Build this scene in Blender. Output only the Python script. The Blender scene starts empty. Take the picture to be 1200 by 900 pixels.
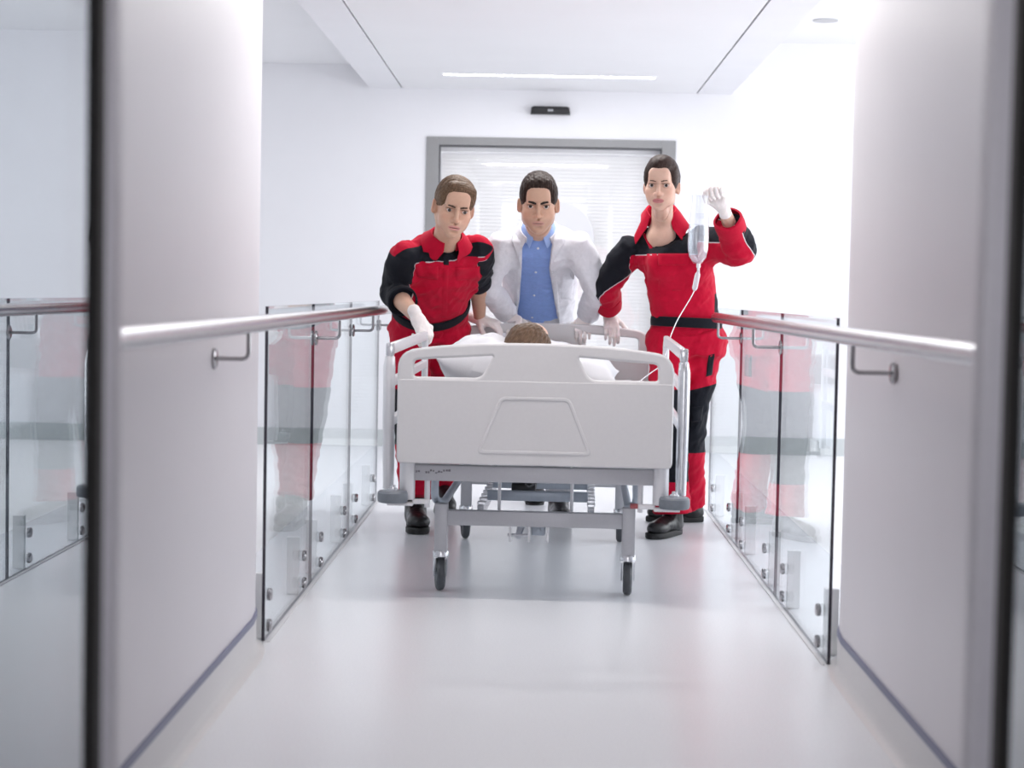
import bpy, bmesh, math, random
import numpy as np
from math import pi, sin, cos, radians
from mathutils import Vector, Matrix, Euler
from mathutils.bvhtree import BVHTree

random.seed(7)
scene = bpy.context.scene
COL = scene.collection

# ---------------------------------------------------------------- camera
cam_d = bpy.data.cameras.new('camera')
cam = bpy.data.objects.new('camera', cam_d)
COL.objects.link(cam)
cam_d.sensor_width = 36.0
cam_d.lens = 36.0 * 2131.0 / 1200.0
cam.matrix_world = (Matrix.Translation((0, 0, 1.035)) @ Matrix.Rotation(radians(0.857), 4, 'Z')
                    @ Matrix.Rotation(pi / 2 - radians(2.893), 4, 'X') @ Matrix.Rotation(radians(1.1), 4, 'Z'))
cam_d.dof.use_dof = True
cam_d.dof.focus_distance = 7.1
cam_d.dof.aperture_fstop = 3.5
cam_d.clip_start = 0.05
scene.camera = cam

# ---------------------------------------------------------------- world, light, exposure
world = bpy.data.worlds.new('overcast_sky')
scene.world = world
world.use_nodes = True
bg = world.node_tree.nodes['Background']
bg.inputs[0].default_value = (0.90, 0.94, 1.0, 1)
bg.inputs[1].default_value = 0.3


def area_light(name, loc, rot, sx, sy, power, color=(1, 1, 1)):
    l = bpy.data.lights.new(name, 'AREA')
    l.shape = 'RECTANGLE'
    l.size, l.size_y = sx, sy
    l.energy = power
    l.color = color
    o = bpy.data.objects.new(name, l)
    o.location = loc
    o.rotation_euler = rot
    COL.objects.link(o)
    return o


# daylight entering through the two long glazed side walls of the hall
area_light('daylight_window_right', (4.35, 8.4, 1.5), (0, pi / 2, 0), 2.3, 6.4, 68, (0.96, 0.97, 1.0))
area_light('daylight_window_left', (-4.35, 8.4, 1.5), (0, -pi / 2, 0), 1.9, 6.4, 14, (0.94, 0.96, 1.0))
# ceiling strip lamps along the bridge, one every three metres
for k, (yy, pw) in enumerate(((11.14, 2.5), (8.05, 9), (5.35, 7), (2.2, 1.0), (-1.5, 1.0))):
    area_light('strip_lamp_light', (0.024, yy, 2.335), (0, 0, 0), 1.26, 0.06, pw, (1.0, 0.985, 0.97) if yy > 6 else (1.0, 0.93, 0.88))
# added frontal fill light on the lobby side, behind the viewer
area_light('lobby_fill', (0.2, -3.6, 1.6), (pi / 2, 0, 0), 4.0, 2.4, 38, (0.985, 0.965, 0.985))
# added light that brightens the room behind the far door
area_light('far_room_fill', (0.05, 14.3, 1.6), (pi / 2, 0, pi), 3.0, 2.0, 20, (1, 1, 1))

scene.view_settings.view_transform = 'Standard'
scene.view_settings.look = 'None'
scene.view_settings.exposure = 1.34
scene.view_settings.gamma = 1.0
scene.view_settings.use_curve_mapping = False

# ---------------------------------------------------------------- materials
MATS = {}


def mat(name, color, rough=0.5, metal=0.0, noise=0.0, nscale=40.0, bump=0.0, bscale=200.0, spec=0.5,
        sheen=0.0, coat=0.0, sss=0.0, trans=0.0, ior=1.45, stretch=None, attr=None):
    if name in MATS:
        return MATS[name]
    m = bpy.data.materials.new(name)
    m.use_nodes = True
    nt = m.node_tree
    b = nt.nodes['Principled BSDF']
    c4 = (*color, 1)
    b.inputs['Base Color'].default_value = c4
    b.inputs['Roughness'].default_value = rough
    b.inputs['Metallic'].default_value = metal
    b.inputs['Specular IOR Level'].default_value = spec
    b.inputs['IOR'].default_value = ior
    if sheen:
        b.inputs['Sheen Weight'].default_value = sheen
        b.inputs['Sheen Roughness'].default_value = 0.5
    if coat:
        b.inputs['Coat Weight'].default_value = coat
        b.inputs['Coat Roughness'].default_value = 0.15
    if sss:
        b.inputs['Subsurface Weight'].default_value = sss
        b.inputs['Subsurface Radius'].default_value = (0.012, 0.005, 0.003)
        b.inputs['Subsurface Scale'].default_value = 0.6
    if trans:
        b.inputs['Transmission Weight'].default_value = trans
    tc = nt.nodes.new('ShaderNodeTexCoord')
    src = tc.outputs['Object']
    if stretch:
        mp = nt.nodes.new('ShaderNodeMapping')
        mp.inputs['Scale'].default_value = stretch
        nt.links.new(src, mp.inputs['Vector'])
        src = mp.outputs['Vector']
    col_out = None
    if attr:
        a = nt.nodes.new('ShaderNodeAttribute')
        a.attribute_name = attr
        col_out = a.outputs['Color']
        nt.links.new(col_out, b.inputs['Base Color'])
    if noise:
        n = nt.nodes.new('ShaderNodeTexNoise')
        n.inputs['Scale'].default_value = nscale
        n.inputs['Detail'].default_value = 5
        nt.links.new(src, n.inputs['Vector'])
        r = nt.nodes.new('ShaderNodeMapRange')
        r.inputs['From Min'].default_value = 0.3
        r.inputs['From Max'].default_value = 0.7
        r.inputs['To Min'].default_value = 1 - noise
        r.inputs['To Max'].default_value = 1 + noise
        nt.links.new(n.outputs['Fac'], r.inputs['Value'])
        mx = nt.nodes.new('ShaderNodeMix')
        mx.data_type = 'RGBA'
        mx.blend_type = 'MULTIPLY'
        mx.inputs['Factor'].default_value = 1.0
        mx.inputs[6].default_value = c4
        if col_out:
            nt.links.new(col_out, mx.inputs[6])
        nt.links.new(r.outputs['Result'], mx.inputs[7])
        nt.links.new(mx.outputs[2], b.inputs['Base Color'])
    if bump:
        n2 = nt.nodes.new('ShaderNodeTexNoise')
        n2.inputs['Scale'].default_value = bscale
        n2.inputs['Detail'].default_value = 3
        nt.links.new(src, n2.inputs['Vector'])
        bp = nt.nodes.new('ShaderNodeBump')
        bp.inputs['Strength'].default_value = bump
        bp.inputs['Distance'].default_value = 0.004
        nt.links.new(n2.outputs['Fac'], bp.inputs['Height'])
        nt.links.new(bp.outputs['Normal'], b.inputs['Normal'])
    MATS[name] = m
    return m


def emit_mat(name, color, strength):
    m = bpy.data.materials.new(name)
    m.use_nodes = True
    nt = m.node_tree
    b = nt.nodes['Principled BSDF']
    b.inputs['Base Color'].default_value = (*color, 1)
    b.inputs['Emission Color'].default_value = (*color, 1)
    b.inputs['Emission Strength'].default_value = strength
    return m


def pane_mat(name, tint, gain=1.0, f0=0.04, rough=0.0):
    """clear sheet glass: transparent body with the reflection of the sheet rising towards grazing angles"""
    m = bpy.data.materials.new(name)
    m.use_nodes = True
    nt = m.node_tree
    nt.nodes.remove(nt.nodes['Principled BSDF'])
    out = nt.nodes['Material Output']
    geo = nt.nodes.new('ShaderNodeNewGeometry')
    dot = nt.nodes.new('ShaderNodeVectorMath'); dot.operation = 'DOT_PRODUCT'
    nt.links.new(geo.outputs['Normal'], dot.inputs[0])
    nt.links.new(geo.outputs['Incoming'], dot.inputs[1])
    ab = nt.nodes.new('ShaderNodeMath'); ab.operation = 'ABSOLUTE'
    nt.links.new(dot.outputs['Value'], ab.inputs[0])
    om = nt.nodes.new('ShaderNodeMath'); om.operation = 'SUBTRACT'; om.inputs[0].default_value = 1.0
    nt.links.new(ab.outputs[0], om.inputs[1])
    pw = nt.nodes.new('ShaderNodeMath'); pw.operation = 'POWER'; pw.inputs[1].default_value = 5.0
    nt.links.new(om.outputs[0], pw.inputs[0])
    ml = nt.nodes.new('ShaderNodeMath'); ml.operation = 'MULTIPLY_ADD'
    ml.inputs[1].default_value = gain; ml.inputs[2].default_value = f0
    nt.links.new(pw.outputs[0], ml.inputs[0])
    tr = nt.nodes.new('ShaderNodeBsdfTransparent'); tr.inputs[0].default_value = (*tint, 1)
    gl = nt.nodes.new('ShaderNodeBsdfGlossy'); gl.inputs['Roughness'].default_value = rough
    gl.inputs['Color'].default_value = (0.95, 0.98, 1.0, 1)
    mx = nt.nodes.new('ShaderNodeMixShader')
    nt.links.new(ml.outputs[0], mx.inputs[0])
    nt.links.new(tr.outputs[0], mx.inputs[1])
    nt.links.new(gl.outputs[0], mx.inputs[2])
    nt.links.new(mx.outputs[0], out.inputs['Surface'])
    return m


# ---------------------------------------------------------------- mesh helpers
def link(name, me, parent=None, smooth=False):
    o = bpy.data.objects.new(name, me)
    COL.objects.link(o)
    if parent is not None:
        o.parent = parent
    return o


def shade(me, angle=None):
    me.polygons.foreach_set('use_smooth', [True] * len(me.polygons))
    if angle is not None:
        me.set_sharp_from_angle(angle=radians(angle))


def obj(name, bm, m, parent=None, smooth=None):
    """one bmesh -> one mesh object; smooth = crease angle in degrees"""
    bmesh.ops.recalc_face_normals(bm, faces=bm.faces)
    me = bpy.data.meshes.new(name)
    bm.to_mesh(me)
    bm.free()
    ms = m if isinstance(m, (list, tuple)) else [m]
    for k in ms:
        me.materials.append(k)
    if smooth:
        shade(me, smooth)
    return link(name, me, parent)


def tag(o, label=None, cat=None, group=None, kind=None):
    if label: o['label'] = label
    if cat: o['category'] = cat
    if group: o['group'] = group
    if kind: o['kind'] = kind
    return o


def thing(name, label, cat, loc=(0, 0, 0), rotz=0.0, group=None):
    o = bpy.data.objects.new(name, None)
    o.empty_display_size = 0.1
    COL.objects.link(o)
    o.location = loc
    o.rotation_euler = (0, 0, rotz)
    return tag(o, label, cat, group)


def box(bm, x0, x1, y0, y1, z0, z1, bev=0.0, seg=2, mi=0):
    b2 = bmesh.new()
    bmesh.ops.create_cube(b2, size=1.0)
    for v in b2.verts:
        v.co = Vector(((x0 + x1) / 2 + v.co.x * (x1 - x0), (y0 + y1) / 2 + v.co.y * (y1 - y0), (z0 + z1) / 2 + v.co.z * (z1 - z0)))
    if bev:
        bmesh.ops.bevel(b2, geom=b2.edges[:], offset=bev, segments=seg, affect='EDGES', profile=0.5)
    for f in b2.faces: f.material_index = mi
    merge(bm, b2)
    return bm


def merge(bm, b2, M=None):
    if M is not None:
        bmesh.ops.transform(b2, matrix=M, verts=b2.verts)
    me = bpy.data.meshes.new('tmp')
    b2.to_mesh(me)
    b2.free()
    bm.from_mesh(me)
    bpy.data.meshes.remove(me)


def frame_from(t, hint=Vector((0, 0, 1))):
    t = t.normalized()
    if abs(t.dot(hint)) > 0.98:
        hint = Vector((1, 0, 0))
    a = hint.cross(t).normalized()
    b = t.cross(a).normalized()
    return a, b


def tube(bm, pts, r, n=10, caps=True, closed=False, hint=(0, 0, 1), sx=1.0, sy=1.0):
    """round bar along points; r a number or one per point"""
    pts = [Vector(p) for p in pts]
    N = len(pts)
    rr = r if isinstance(r, (list, tuple)) else [r] * N
    rings = []
    pa = None
    for i, p in enumerate(pts):
        if closed:
            t = pts[(i + 1) % N] - pts[i - 1]
        else:
            t = (pts[min(i + 1, N - 1)] - pts[max(i - 1, 0)])
        t.normalize()
        if pa is None:
            a, b = frame_from(t, Vector(hint))
        else:
            a = (pa - t * pa.dot(t)).normalized()
            b = t.cross(a).normalized()
        pa = a
        rings.append([bm.verts.new(p + (a * cos(2 * pi * k / n) * sx + b * sin(2 * pi * k / n) * sy) * rr[i]) for k in range(n)])
    M = N if closed else N - 1
    for i in range(M):
        A, B = rings[i], rings[(i + 1) % N]
        for k in range(n):
            bm.faces.new((A[k], A[(k + 1) % n], B[(k + 1) % n], B[k]))
    if caps and not closed:
        bm.faces.new(rings[0][::-1])
        bm.faces.new(rings[-1])
    return bm


def bend(pts, r=0.03, seg=5):
    """polyline with rounded corners"""
    pts = [Vector(p) for p in pts]
    out = [pts[0]]
    for i in range(1, len(pts) - 1):
        p = pts[i]
        a = (pts[i - 1] - p); b = (pts[i + 1] - p)
        ra = min(r, a.length * 0.49, b.length * 0.49)
        A = p + a.normalized() * ra
        B = p + b.normalized() * ra
        for k in range(seg + 1):
            t = k / seg
            out.append(A * (1 - t) ** 2 + p * 2 * t * (1 - t) + B * t * t)
    out.append(pts[-1])
    return out


def lathe(bm, prof, M=None, n=20):
    """profile [(r, z)] around z, then matrix"""
    b2 = bmesh.new()
    rings = []
    for r, z in prof:
        if r < 1e-6:
            rings.append([b2.verts.new((0, 0, z))])
        else:
            rings.append([b2.verts.new((r * cos(2 * pi * k / n), r * sin(2 * pi * k / n), z)) for k in range(n)])
    for A, B in zip(rings, rings[1:]):
        for k in range(n):
            k2 = (k + 1) % n
            q = [A[k % len(A)], A[k2 % len(A)], B[k2 % len(B)], B[k % len(B)]]
            u = []
            for v in q:
                if v not in u: u.append(v)
            if len(u) > 2: b2.faces.new(u)
    if len(rings[0]) > 1: b2.faces.new(rings[0][::-1])
    if len(rings[-1]) > 1: b2.faces.new(rings[-1])
    merge(bm, b2, M)
    return bm


def prism(bm, outline, z0, z1, M=None, bev=0.0, seg=2):
    """2D outline extruded in z"""
    b2 = bmesh.new()
    A = [b2.verts.new((x, y, z0)) for x, y in outline]
    B = [b2.verts.new((x, y, z1)) for x, y in outline]
    n = len(A)
    b2.faces.new(A[::-1]); b2.faces.new(B)
    for k in range(n):
        b2.faces.new((A[k], A[(k + 1) % n], B[(k + 1) % n], B[k]))
    if bev:
        ed = [e for e in b2.edges if abs(e.verts[0].co.z - e.verts[1].co.z) < 1e-6]
        bmesh.ops.bevel(b2, geom=ed, offset=bev, segments=seg, affect='EDGES', profile=0.5)
    merge(bm, b2, M)
    return bm


def M_axis(loc, axis):
    """matrix placing local z along axis at loc"""
    a = Vector(axis).normalized()
    x, y = frame_from(a, Vector((0, 0, 1)))
    m = Matrix((x, y, a)).transposed().to_4x4()
    m.translation = Vector(loc)
    return m

# ---------------------------------------------------------------- materials of the place
m_wall = mat('white_wall_paint', (0.78, 0.78, 0.81), 0.75, noise=0.012, nscale=3, bump=0.03, bscale=300, spec=0.25)
m_wall_near = mat('satin_grey_white_wall_paint', (0.68, 0.66, 0.695), 0.42, noise=0.015, nscale=2, bump=0.02, bscale=250, spec=0.4)
m_ceil = mat('ceiling_paint', (0.80, 0.80, 0.82), 0.85, noise=0.01, nscale=2, spec=0.2)
m_groove = mat('shadow_gap_paint', (0.35, 0.35, 0.38), 0.8)
m_floor = mat('speckled_vinyl_floor', (0.78, 0.795, 0.83), 0.25, noise=0.06, nscale=220, bump=0.02, bscale=90, spec=0.6)
m_floor2 = mat('polished_white_floor', (0.84, 0.84, 0.85), 0.45, noise=0.02, nscale=150, spec=0.5)
m_cove = mat('coved_vinyl_skirting', (0.60, 0.59, 0.60), 0.35, noise=0.04, nscale=260)
m_strip = mat('blue_grey_cap_strip', (0.15, 0.16, 0.25), 0.45)
m_band = mat('grey_green_skirting', (0.50, 0.53, 0.54), 0.6)
m_alu = mat('brushed_aluminium_frame', (0.40, 0.39, 0.41), 0.4, metal=0.75, noise=0.03, nscale=80)
m_doorgrey = mat('grey_door_frame_paint', (0.27, 0.27, 0.275), 0.45, noise=0.02, nscale=50)
m_gasket = mat('black_rubber_gasket', (0.012, 0.009, 0.008), 0.6)
m_steel = mat('brushed_stainless_steel', (0.62, 0.61, 0.62), 0.24, metal=1.0, noise=0.04, nscale=60, stretch=(60, 1, 60))
m_steel_fit = mat('polished_steel_fitting', (0.36, 0.35, 0.36), 0.2, metal=1.0, noise=0.03)
m_glass = pane_mat('clear_balustrade_glass', (0.97, 0.985, 0.985), gain=0.62)
m_glass_edge = mat('dark_glass_edge', (0.035, 0.03, 0.045), 0.2, spec=0.6)
m_plate = mat('white_clamp_plate', (0.88, 0.89, 0.90), 0.35)
m_black = mat('black_plastic', (0.012, 0.012, 0.014), 0.4)
m_lamp = emit_mat('lamp_diffuser', (1.0, 0.99, 0.97), 6.0)

XL, XR = -0.785, 0.833          # planes of the balustrade glass and of the wall faces


def struct(o):
    o['kind'] = 'structure'
    return o


# floor of the bridge and lobby
bm = bmesh.new(); box(bm, -1.09, 1.19, -4.0, 12.0, -0.2, 0.0)
struct(obj('floor', bm, m_floor))
bm = bmesh.new(); box(bm, -4.5, -1.095, 5.0, 12.0, -0.2, -0.004)
struct(obj('floor_left', bm, m_floor2))
bm = bmesh.new(); box(bm, 1.195, 4.5, 5.0, 12.0, -0.2, -0.004)
struct(obj('floor_right', bm, m_floor2))


# flanking walls with a rounded far end, coved skirting and blue cap strip
def wall_outline(x, s, off, yn, yf, depth, R=0.80):
    """face at x-s*off (towards corridor), s=-1 left / +1 right"""
    xf = x - s * off
    pts = [(xf, yn)]
    r = R + off
    cx, cy = x + s * R, yf - R
    for k in range(0, 11):
        a = k / 10 * pi / 2
        pts.append((cx - s * r * cos(a), cy + r * sin(a)))
    pts.append((x + s * depth, yf + off))
    pts.append((x + s * depth, yn))
    return pts


def coved(bm, x, s, yn, yf):
    prof = [(0.0, 0.100), (0.004, 0.098), (0.004, 0.028), (0.008, 0.014), (0.016, 0.005), (0.030, 0.0005)]
    rows = []
    for off, z in prof:
        rows.append([bm.verts.new((px, py, z)) for px, py in wall_outline(x, s, off, yn, yf, 0.9)[:-1]])
    for A, B in zip(rows, rows[1:]):
        for k in range(len(A) - 1):
            bm.faces.new((A[k], A[k + 1], B[k + 1], B[k]))


for side, x, s, yf in (('left', XL, -1, 5.80), ('right', XR + 0.004, 1, 5.70)):
    bm = bmesh.new()
    prism(bm, wall_outline(x, s, 0, 2.16, yf, 0.9), -0.05, 2.36)
    w = struct(obj('wall_' + side, bm, m_wall_near, smooth=30))
    bm = bmesh.new(); coved(bm, x, s, 2.16, yf)
    b = struct(obj('baseboard_' + side, bm, m_cove, smooth=40))
    bm = bmesh.new()
    o1 = wall_outline(x, s, 0.006, 2.16, yf, 0.9)
    o0 = wall_outline(x, s, -0.004, 2.16, yf, 0.9)
    a = [[bm.verts.new((px, py, z)) for px, py in o[:-1]] for o, z in ((o0, 0.116), (o1, 0.116), (o1, 0.099), (o0, 0.099))]
    for A, B in zip(a, a[1:]):
        for k in range(len(A) - 1):
            bm.faces.new((A[k], A[k + 1], B[k + 1], B[k]))
    c = obj('cap_strip', bm, m_strip, b, smooth=30)

# lobby walls beside the open glass doors (behind and beside the viewer)
for side, x, s in (('lobby_left', -1.55, -1), ('lobby_right', 1.6, 1)):
    bm = bmesh.new(); box(bm, x, x + s * 0.1, -4.0, 2.16, -0.05, 2.36)
    struct(obj('wall_' + side, bm, m_wall_near))

# open glass door leaves flanking the viewer: stile with black gasket, reflective pane
m_stile = mat('satin_anodised_stile', (0.58, 0.56, 0.60), 0.45, metal=0.15, noise=0.02, nscale=60)
m_doorpane = pane_mat('tinted_door_glass', (0.30, 0.34, 0.36), gain=0.85, f0=0.27)
for n, x, s in ((1, -0.506, -1), (2, 0.542, 1)):
    root = struct(thing('door_%d' % n, None, None, (x, 2.06 if n == 1 else 2.09, 0)))
    bm = bmesh.new(); box(bm, *sorted((0.0, s * 0.012)), -1.9, 0.0, 0.02, 2.35)
    obj('door_glass', bm, m_doorpane, root)
    bm = bmesh.new(); box(bm, *sorted((s * 0.012, -s * 0.0080)), -0.012, 0.012, 0.0, 2.355)
    obj('gasket', bm, m_gasket, root)
    bm = bmesh.new(); box(bm, *sorted((s * 0.25, s * (0.004 if n == 1 else -0.010))), 0.10, 0.15, 0.0, 2.355, 0.002)
    obj('stile', bm, m_stile, root, smooth=30)

# ceiling: centre panel between two beams with shadow gaps, higher ceilings at the sides
bm = bmesh.new(); box(bm, -0.932, 0.989, -4.0, 12.0, 2.357, 2.45)
struct(obj('ceiling', bm, m_ceil))
bm = bmesh.new(); box(bm, -0.96, 1.015, -4.0, 12.0, 2.375, 2.44)
struct(obj('ceiling_gap', bm, m_groove))
for n, x0, x1 in ((1, -1.15, -0.942), (2, 0.999, 1.22)):
    bm = bmesh.new(); box(bm, x0, x1, -4.0, 12.0, 2.355, 2.80)
    struct(obj('trim_%d' % n, bm, m_wall))
bm = bmesh.new(); box(bm, -4.5, -1.15, 5.15, 12.0, 2.505, 2.7)
struct(obj('ceiling_left', bm, m_ceil))
bm = bmesh.new(); box(bm, 1.22, 4.5, 5.1, 12.0, 2.695, 2.9)
struct(obj('ceiling_right', bm, m_ceil))
bm = bmesh.new(); box(bm, -1.7, -1.15, -4, 5.15, 2.36, 2.5); box(bm, 1.22, 1.75, -4, 5.1, 2.36, 2.5)
struct(obj('ceiling_lobby', bm, m_ceil))

# back wall with door opening
D0, D1, DT = -0.771, 0.864, 2.045
bm = bmesh.new()
box(bm, -4.5, D0, 12.0, 12.2, -0.1, 2.9)
box(bm, D1, 4.5, 12.0, 12.2, -0.1, 2.9)
box(bm, D0, D1, 12.0, 12.2, DT, 2.9)
struct(obj('wall_back', bm, m_wall))
bm = bmesh.new()
box(bm, -4.5, D0, 11.985, 12.0, -0.004, 0.11); box(bm, D1, 4.5, 11.985, 12.0, -0.004, 0.11)
struct(obj('baseboard_back', bm, m_band))
# room beyond the door
bm = bmesh.new()
box(bm, -2.2, 2.2, 14.5, 14.6, -0.1, 2.7); box(bm, -2.3, -2.2, 12.2, 14.6, -0.1, 2.7); box(bm, 2.2, 2.3, 12.2, 14.6, -0.1, 2.7)
struct(obj('wall_far_room', bm, m_wall))
bm = bmesh.new(); box(bm, -2.2, 2.2, 12.0, 14.6, -0.2, 0.0)
struct(obj('floor_far_room', bm, m_floor2))
bm = bmesh.new(); box(bm, -2.2, 2.2, 12.2, 14.6, 2.6, 2.7)
struct(obj('ceiling_far_room', bm, m_ceil))

m_blindglass = pane_mat('door_glass', (0.985, 0.985, 0.99), gain=0.6)
door = struct(thing('door_3', None, None, (0, 12.0, 0)))
bm = bmesh.new()
box(bm, D0, D0 + 0.082, -0.012, 0.10, 0, DT, 0.003)
box(bm, D1 - 0.09, D1, -0.012, 0.10, 0, DT, 0.003)
box(bm, D0 + 0.082, D1 - 0.09, -0.012, 0.10, DT - 0.052, DT, 0.003)
obj('door_frame', bm, m_doorgrey, door)
bm = bmesh.new()
box(bm, D0 + 0.083, D0 + 0.092, 0.004, 0.06, 0, DT - 0.053); box(bm, D1 - 0.099, D1 - 0.091, 0.004, 0.06, 0, DT - 0.053)
box(bm, D0 + 0.092, D1 - 0.099, 0.004, 0.06, DT - 0.062, DT - 0.053)
obj('glazing_bead', bm, mat('dark_grey_bead', (0.10, 0.10, 0.11), 0.5), door)
bm = bmesh.new(); box(bm, D0 + 0.088, D1 - 0.095, 0.03, 0.04, 0.0, DT - 0.056)
obj('glass_pane', bm, m_blindglass, door)
# round white disc sign on the glass
bm = bmesh.new(); lathe(bm, [(0.0, 0), (0.235, 0), (0.235, 0.004), (0.0, 0.004)], M_axis((0.105, 0.026, 1.40), (0, -1, 0)), 40)
obj('round_decal', bm, mat('matt_white_film', (0.66, 0.66, 0.70), 0.5), door)
# horizontal blind behind the glass
m_slat = mat('white_blind_slat', (0.92, 0.92, 0.92), 0.5, spec=0.3)
m_slat.node_tree.nodes['Principled BSDF'].inputs['Transmission Weight'].default_value = 0.0
blind = tag(thing('window_blind', 'white horizontal slat blind hanging behind the glass of the far door', 'blind', (0.045, 12.115, 0.0)))
bm = bmesh.new()
z = 0.05
sl0 = bmesh.new()
while z < 1.95:
    b2 = bmesh.new()
    box(b2, -0.72, 0.72, -0.0175, 0.0175, -0.0008, 0.0008)
    merge(bm, b2, Matrix.Translation((0, 0, z)) @ Matrix.Rotation(radians(58), 4, 'X'))
    z += 0.0235
sl0.free()
tag(obj('slats', bm, m_slat, blind), kind='stuff')
bm = bmesh.new(); box(bm, -0.73, 0.73, -0.02, 0.02, 1.955, 1.99, 0.003)
obj('head_rail', bm, m_slat, blind)

# glazed side walls of the hall (outside the picture, they let the daylight in)
m_sideglass = pane_mat('clear_window_glass', (0.97, 0.98, 0.98), gain=0.5)
for n, side, x, s in ((1, 'side_left', -4.5, -1), (2, 'side_right', 4.5, 1)):
    bm = bmesh.new()
    x0, x1 = sorted((x, x + s * 0.15))
    box(bm, x0, x1, 5.0, 12.0, -0.1, 0.45); box(bm, x0, x1, 5.0, 12.0, 2.62 if n == 2 else 2.45, 2.9)
    box(bm, x0, x1, 5.0, 5.2, 0.45, 2.7); box(bm, x0, x1, 11.6, 12.0, 0.45, 2.7)
    struct(obj('wall_' + side, bm, m_wall))
    root = struct(thing('window_%d' % n, None, None, (x + s * 0.07, 5.2, 0.45)))
    for k in range(4):
        bm = bmesh.new(); box(bm, -0.004, 0.004, k * 1.6 + 0.03, k * 1.6 + 1.57, 0.03, 1.97)
        obj('pane', bm, m_sideglass, root)
    for k in range(5):
        bm = bmesh.new(); box(bm, -0.03, 0.03, k * 1.6 - 0.03, k * 1.6 + 0.03, 0, 2.0)
        obj('mullion', bm, m_alu, root)
for side, x0, x1 in (('front_left', -4.5, XL - 0.9), ('front_right', XR + 0.904, 4.5)):
    bm = bmesh.new(); box(bm, x0, x1, 5.0, 5.1, -0.1, 2.9)
    struct(obj('wall_' + side, bm, m_wall))


# glass balustrades
def balustrade(x, s, joints, discs, label):
    root = thing('glass_balustrade', label, 'balustrade', (x, joints[0], 0), group='glass balustrades along the bridge')
    th = 0.0046
    bmd = bmesh.new()     # stand-off button, axis x
    lathe(bmd, [(0, 0), (0.017, 0), (0.019, 0.003), (0.019, 0.010), (0.015, 0.014), (0, 0.015)], M_axis((0, 0, 0), (-s, 0, 0)), 16)
    med = bpy.data.meshes.new('clamp_disc'); bmesh.ops.recalc_face_normals(bmd, faces=bmd.faces); bmd.to_mesh(med); bmd.free()
    med.materials.append(m_steel_fit); shade(med, 40)
    bmp = bmesh.new(); box(bmp, *sorted((-s * 0.006, s * 0.036)), -0.012, 0.012, -0.088, 0.105, 0.002)
    mep = bpy.data.meshes.new('clamp_plate'); bmp.to_mesh(mep); bmp.free(); mep.materials.append(m_plate)
    for a, b in zip(joints, joints[1:]):
        bm = bmesh.new()
        box(bm, -th, th, a - joints[0] + 0.004, b - joints[0] - 0.004, 0.002, 0.98)
        for f in bm.faces:
            f.material_index = 0 if abs(f.normal.x) > 0.9 else 1
        obj('glass_panel', bm, [m_glass, m_glass_edge], root)
    for d in discs:
        p = link('clamp_plate', mep, root); p.location = (s * (th + 0.007), d - joints[0], 0.09)
        for z in (0.040, 0.132):
            o = link('clamp_disc', med, root); o.location = (-s * th, d - joints[0], z)
    bm = bmesh.new(); box(bm, *sorted((-s * 0.011, -s * 0.021)), 0, joints[-1] - joints[0], 0.0, 0.003)
    obj('floor_channel', bm, mat('pale_sealant_strip', (0.58, 0.58, 0.60), 0.6), root)
    return root


balustrade(XL - 0.008, -1, (5.26, 6.34, 7.60, 8.90), (5.31, 6.10, 6.57, 7.37, 7.83, 8.66), 'frameless glass balustrade beside the paramedic who grips the bed side rail')
balustrade(XR, 1, (5.10, 6.28, 7.53, 8.78), (5.25, 6.03, 6.52, 7.28, 7.77, 8.53), 'frameless glass balustrade beside the paramedic holding up the drip bottle')


# handrails on wall and glass
def handrail(x, s, y0, y1, xb, brackets, label):
    root = thing('handrail', label, 'handrail', (x, y0, 0), group='steel handrails')
    bm = bmesh.new(); tube(bm, [(0, 0, 0.945), (0, (y1 - y0) / 2, 0.945), (0, y1 - y0, 0.945)], 0.0215, 20)
    obj('rail', bm, m_steel, root, smooth=40)
    for yb in brackets:
        L = abs(xb - x)
        bm = bmesh.new()
        tube(bm, bend([(s * L, yb - y0, 0.862), (0, yb - y0, 0.862), (0, yb - y0, 0.932)], 0.018), 0.0055, 8)
        br = obj('bracket', bm, m_steel_fit, root, smooth=40)
        bm = bmesh.new()
        lathe(bm, [(0, 0), (0.026, 0), (0.026, 0.005), (0.022, 0.008), (0, 0.008)], M_axis((s * L, yb - y0, 0.862), (-s, 0, 0)), 18)
        obj('bracket_disc', bm, m_steel_fit, br, smooth=40)


handrail(-0.70, -1, 2.20, 8.9, XL, (4.36, 6.34, 7.60, 8.86), 'steel handrail running behind the bent paramedic')
handrail(0.735, 1, 2.20, 7.64, XR, (4.28, 6.28, 7.53), 'steel handrail ending beside the hip of the standing paramedic')

# ceiling strip lamps, sensor, downlight
for k, yy in enumerate((11.14, 8.05, 5.35, 2.2, -1.5)):
    root = thing('strip_lamp', ('slim white strip lamp recessed in the ceiling just before the far door', 'slim white strip lamp in the ceiling over the heads of the staff',
                                'slim white strip lamp in the ceiling over the rounded wall ends', 'slim white strip lamp in the ceiling between the open glass doors',
                                'slim white strip lamp in the lobby ceiling before the glass doors')[k], 'lamp',
                 (0.024, yy, 2.35), group='ceiling strip lamps')
    bm = bmesh.new(); box(bm, -0.64, 0.64, -0.03, 0.03, 0.002, 0.012)
    obj('diffuser', bm, m_lamp, root)
    bm = bmesh.new(); box(bm, -0.65, 0.65, -0.04, -0.031, -0.001, 0.012); box(bm, -0.65, 0.65, 0.031, 0.04, -0.001, 0.012)
    obj('lamp_trim', bm, m_wall, root)
root = thing('motion_sensor', 'black motion sensor box mounted on the wall above the far door', 'sensor', (0.038, 12.0, 2.225))
bm = bmesh.new()
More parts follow.
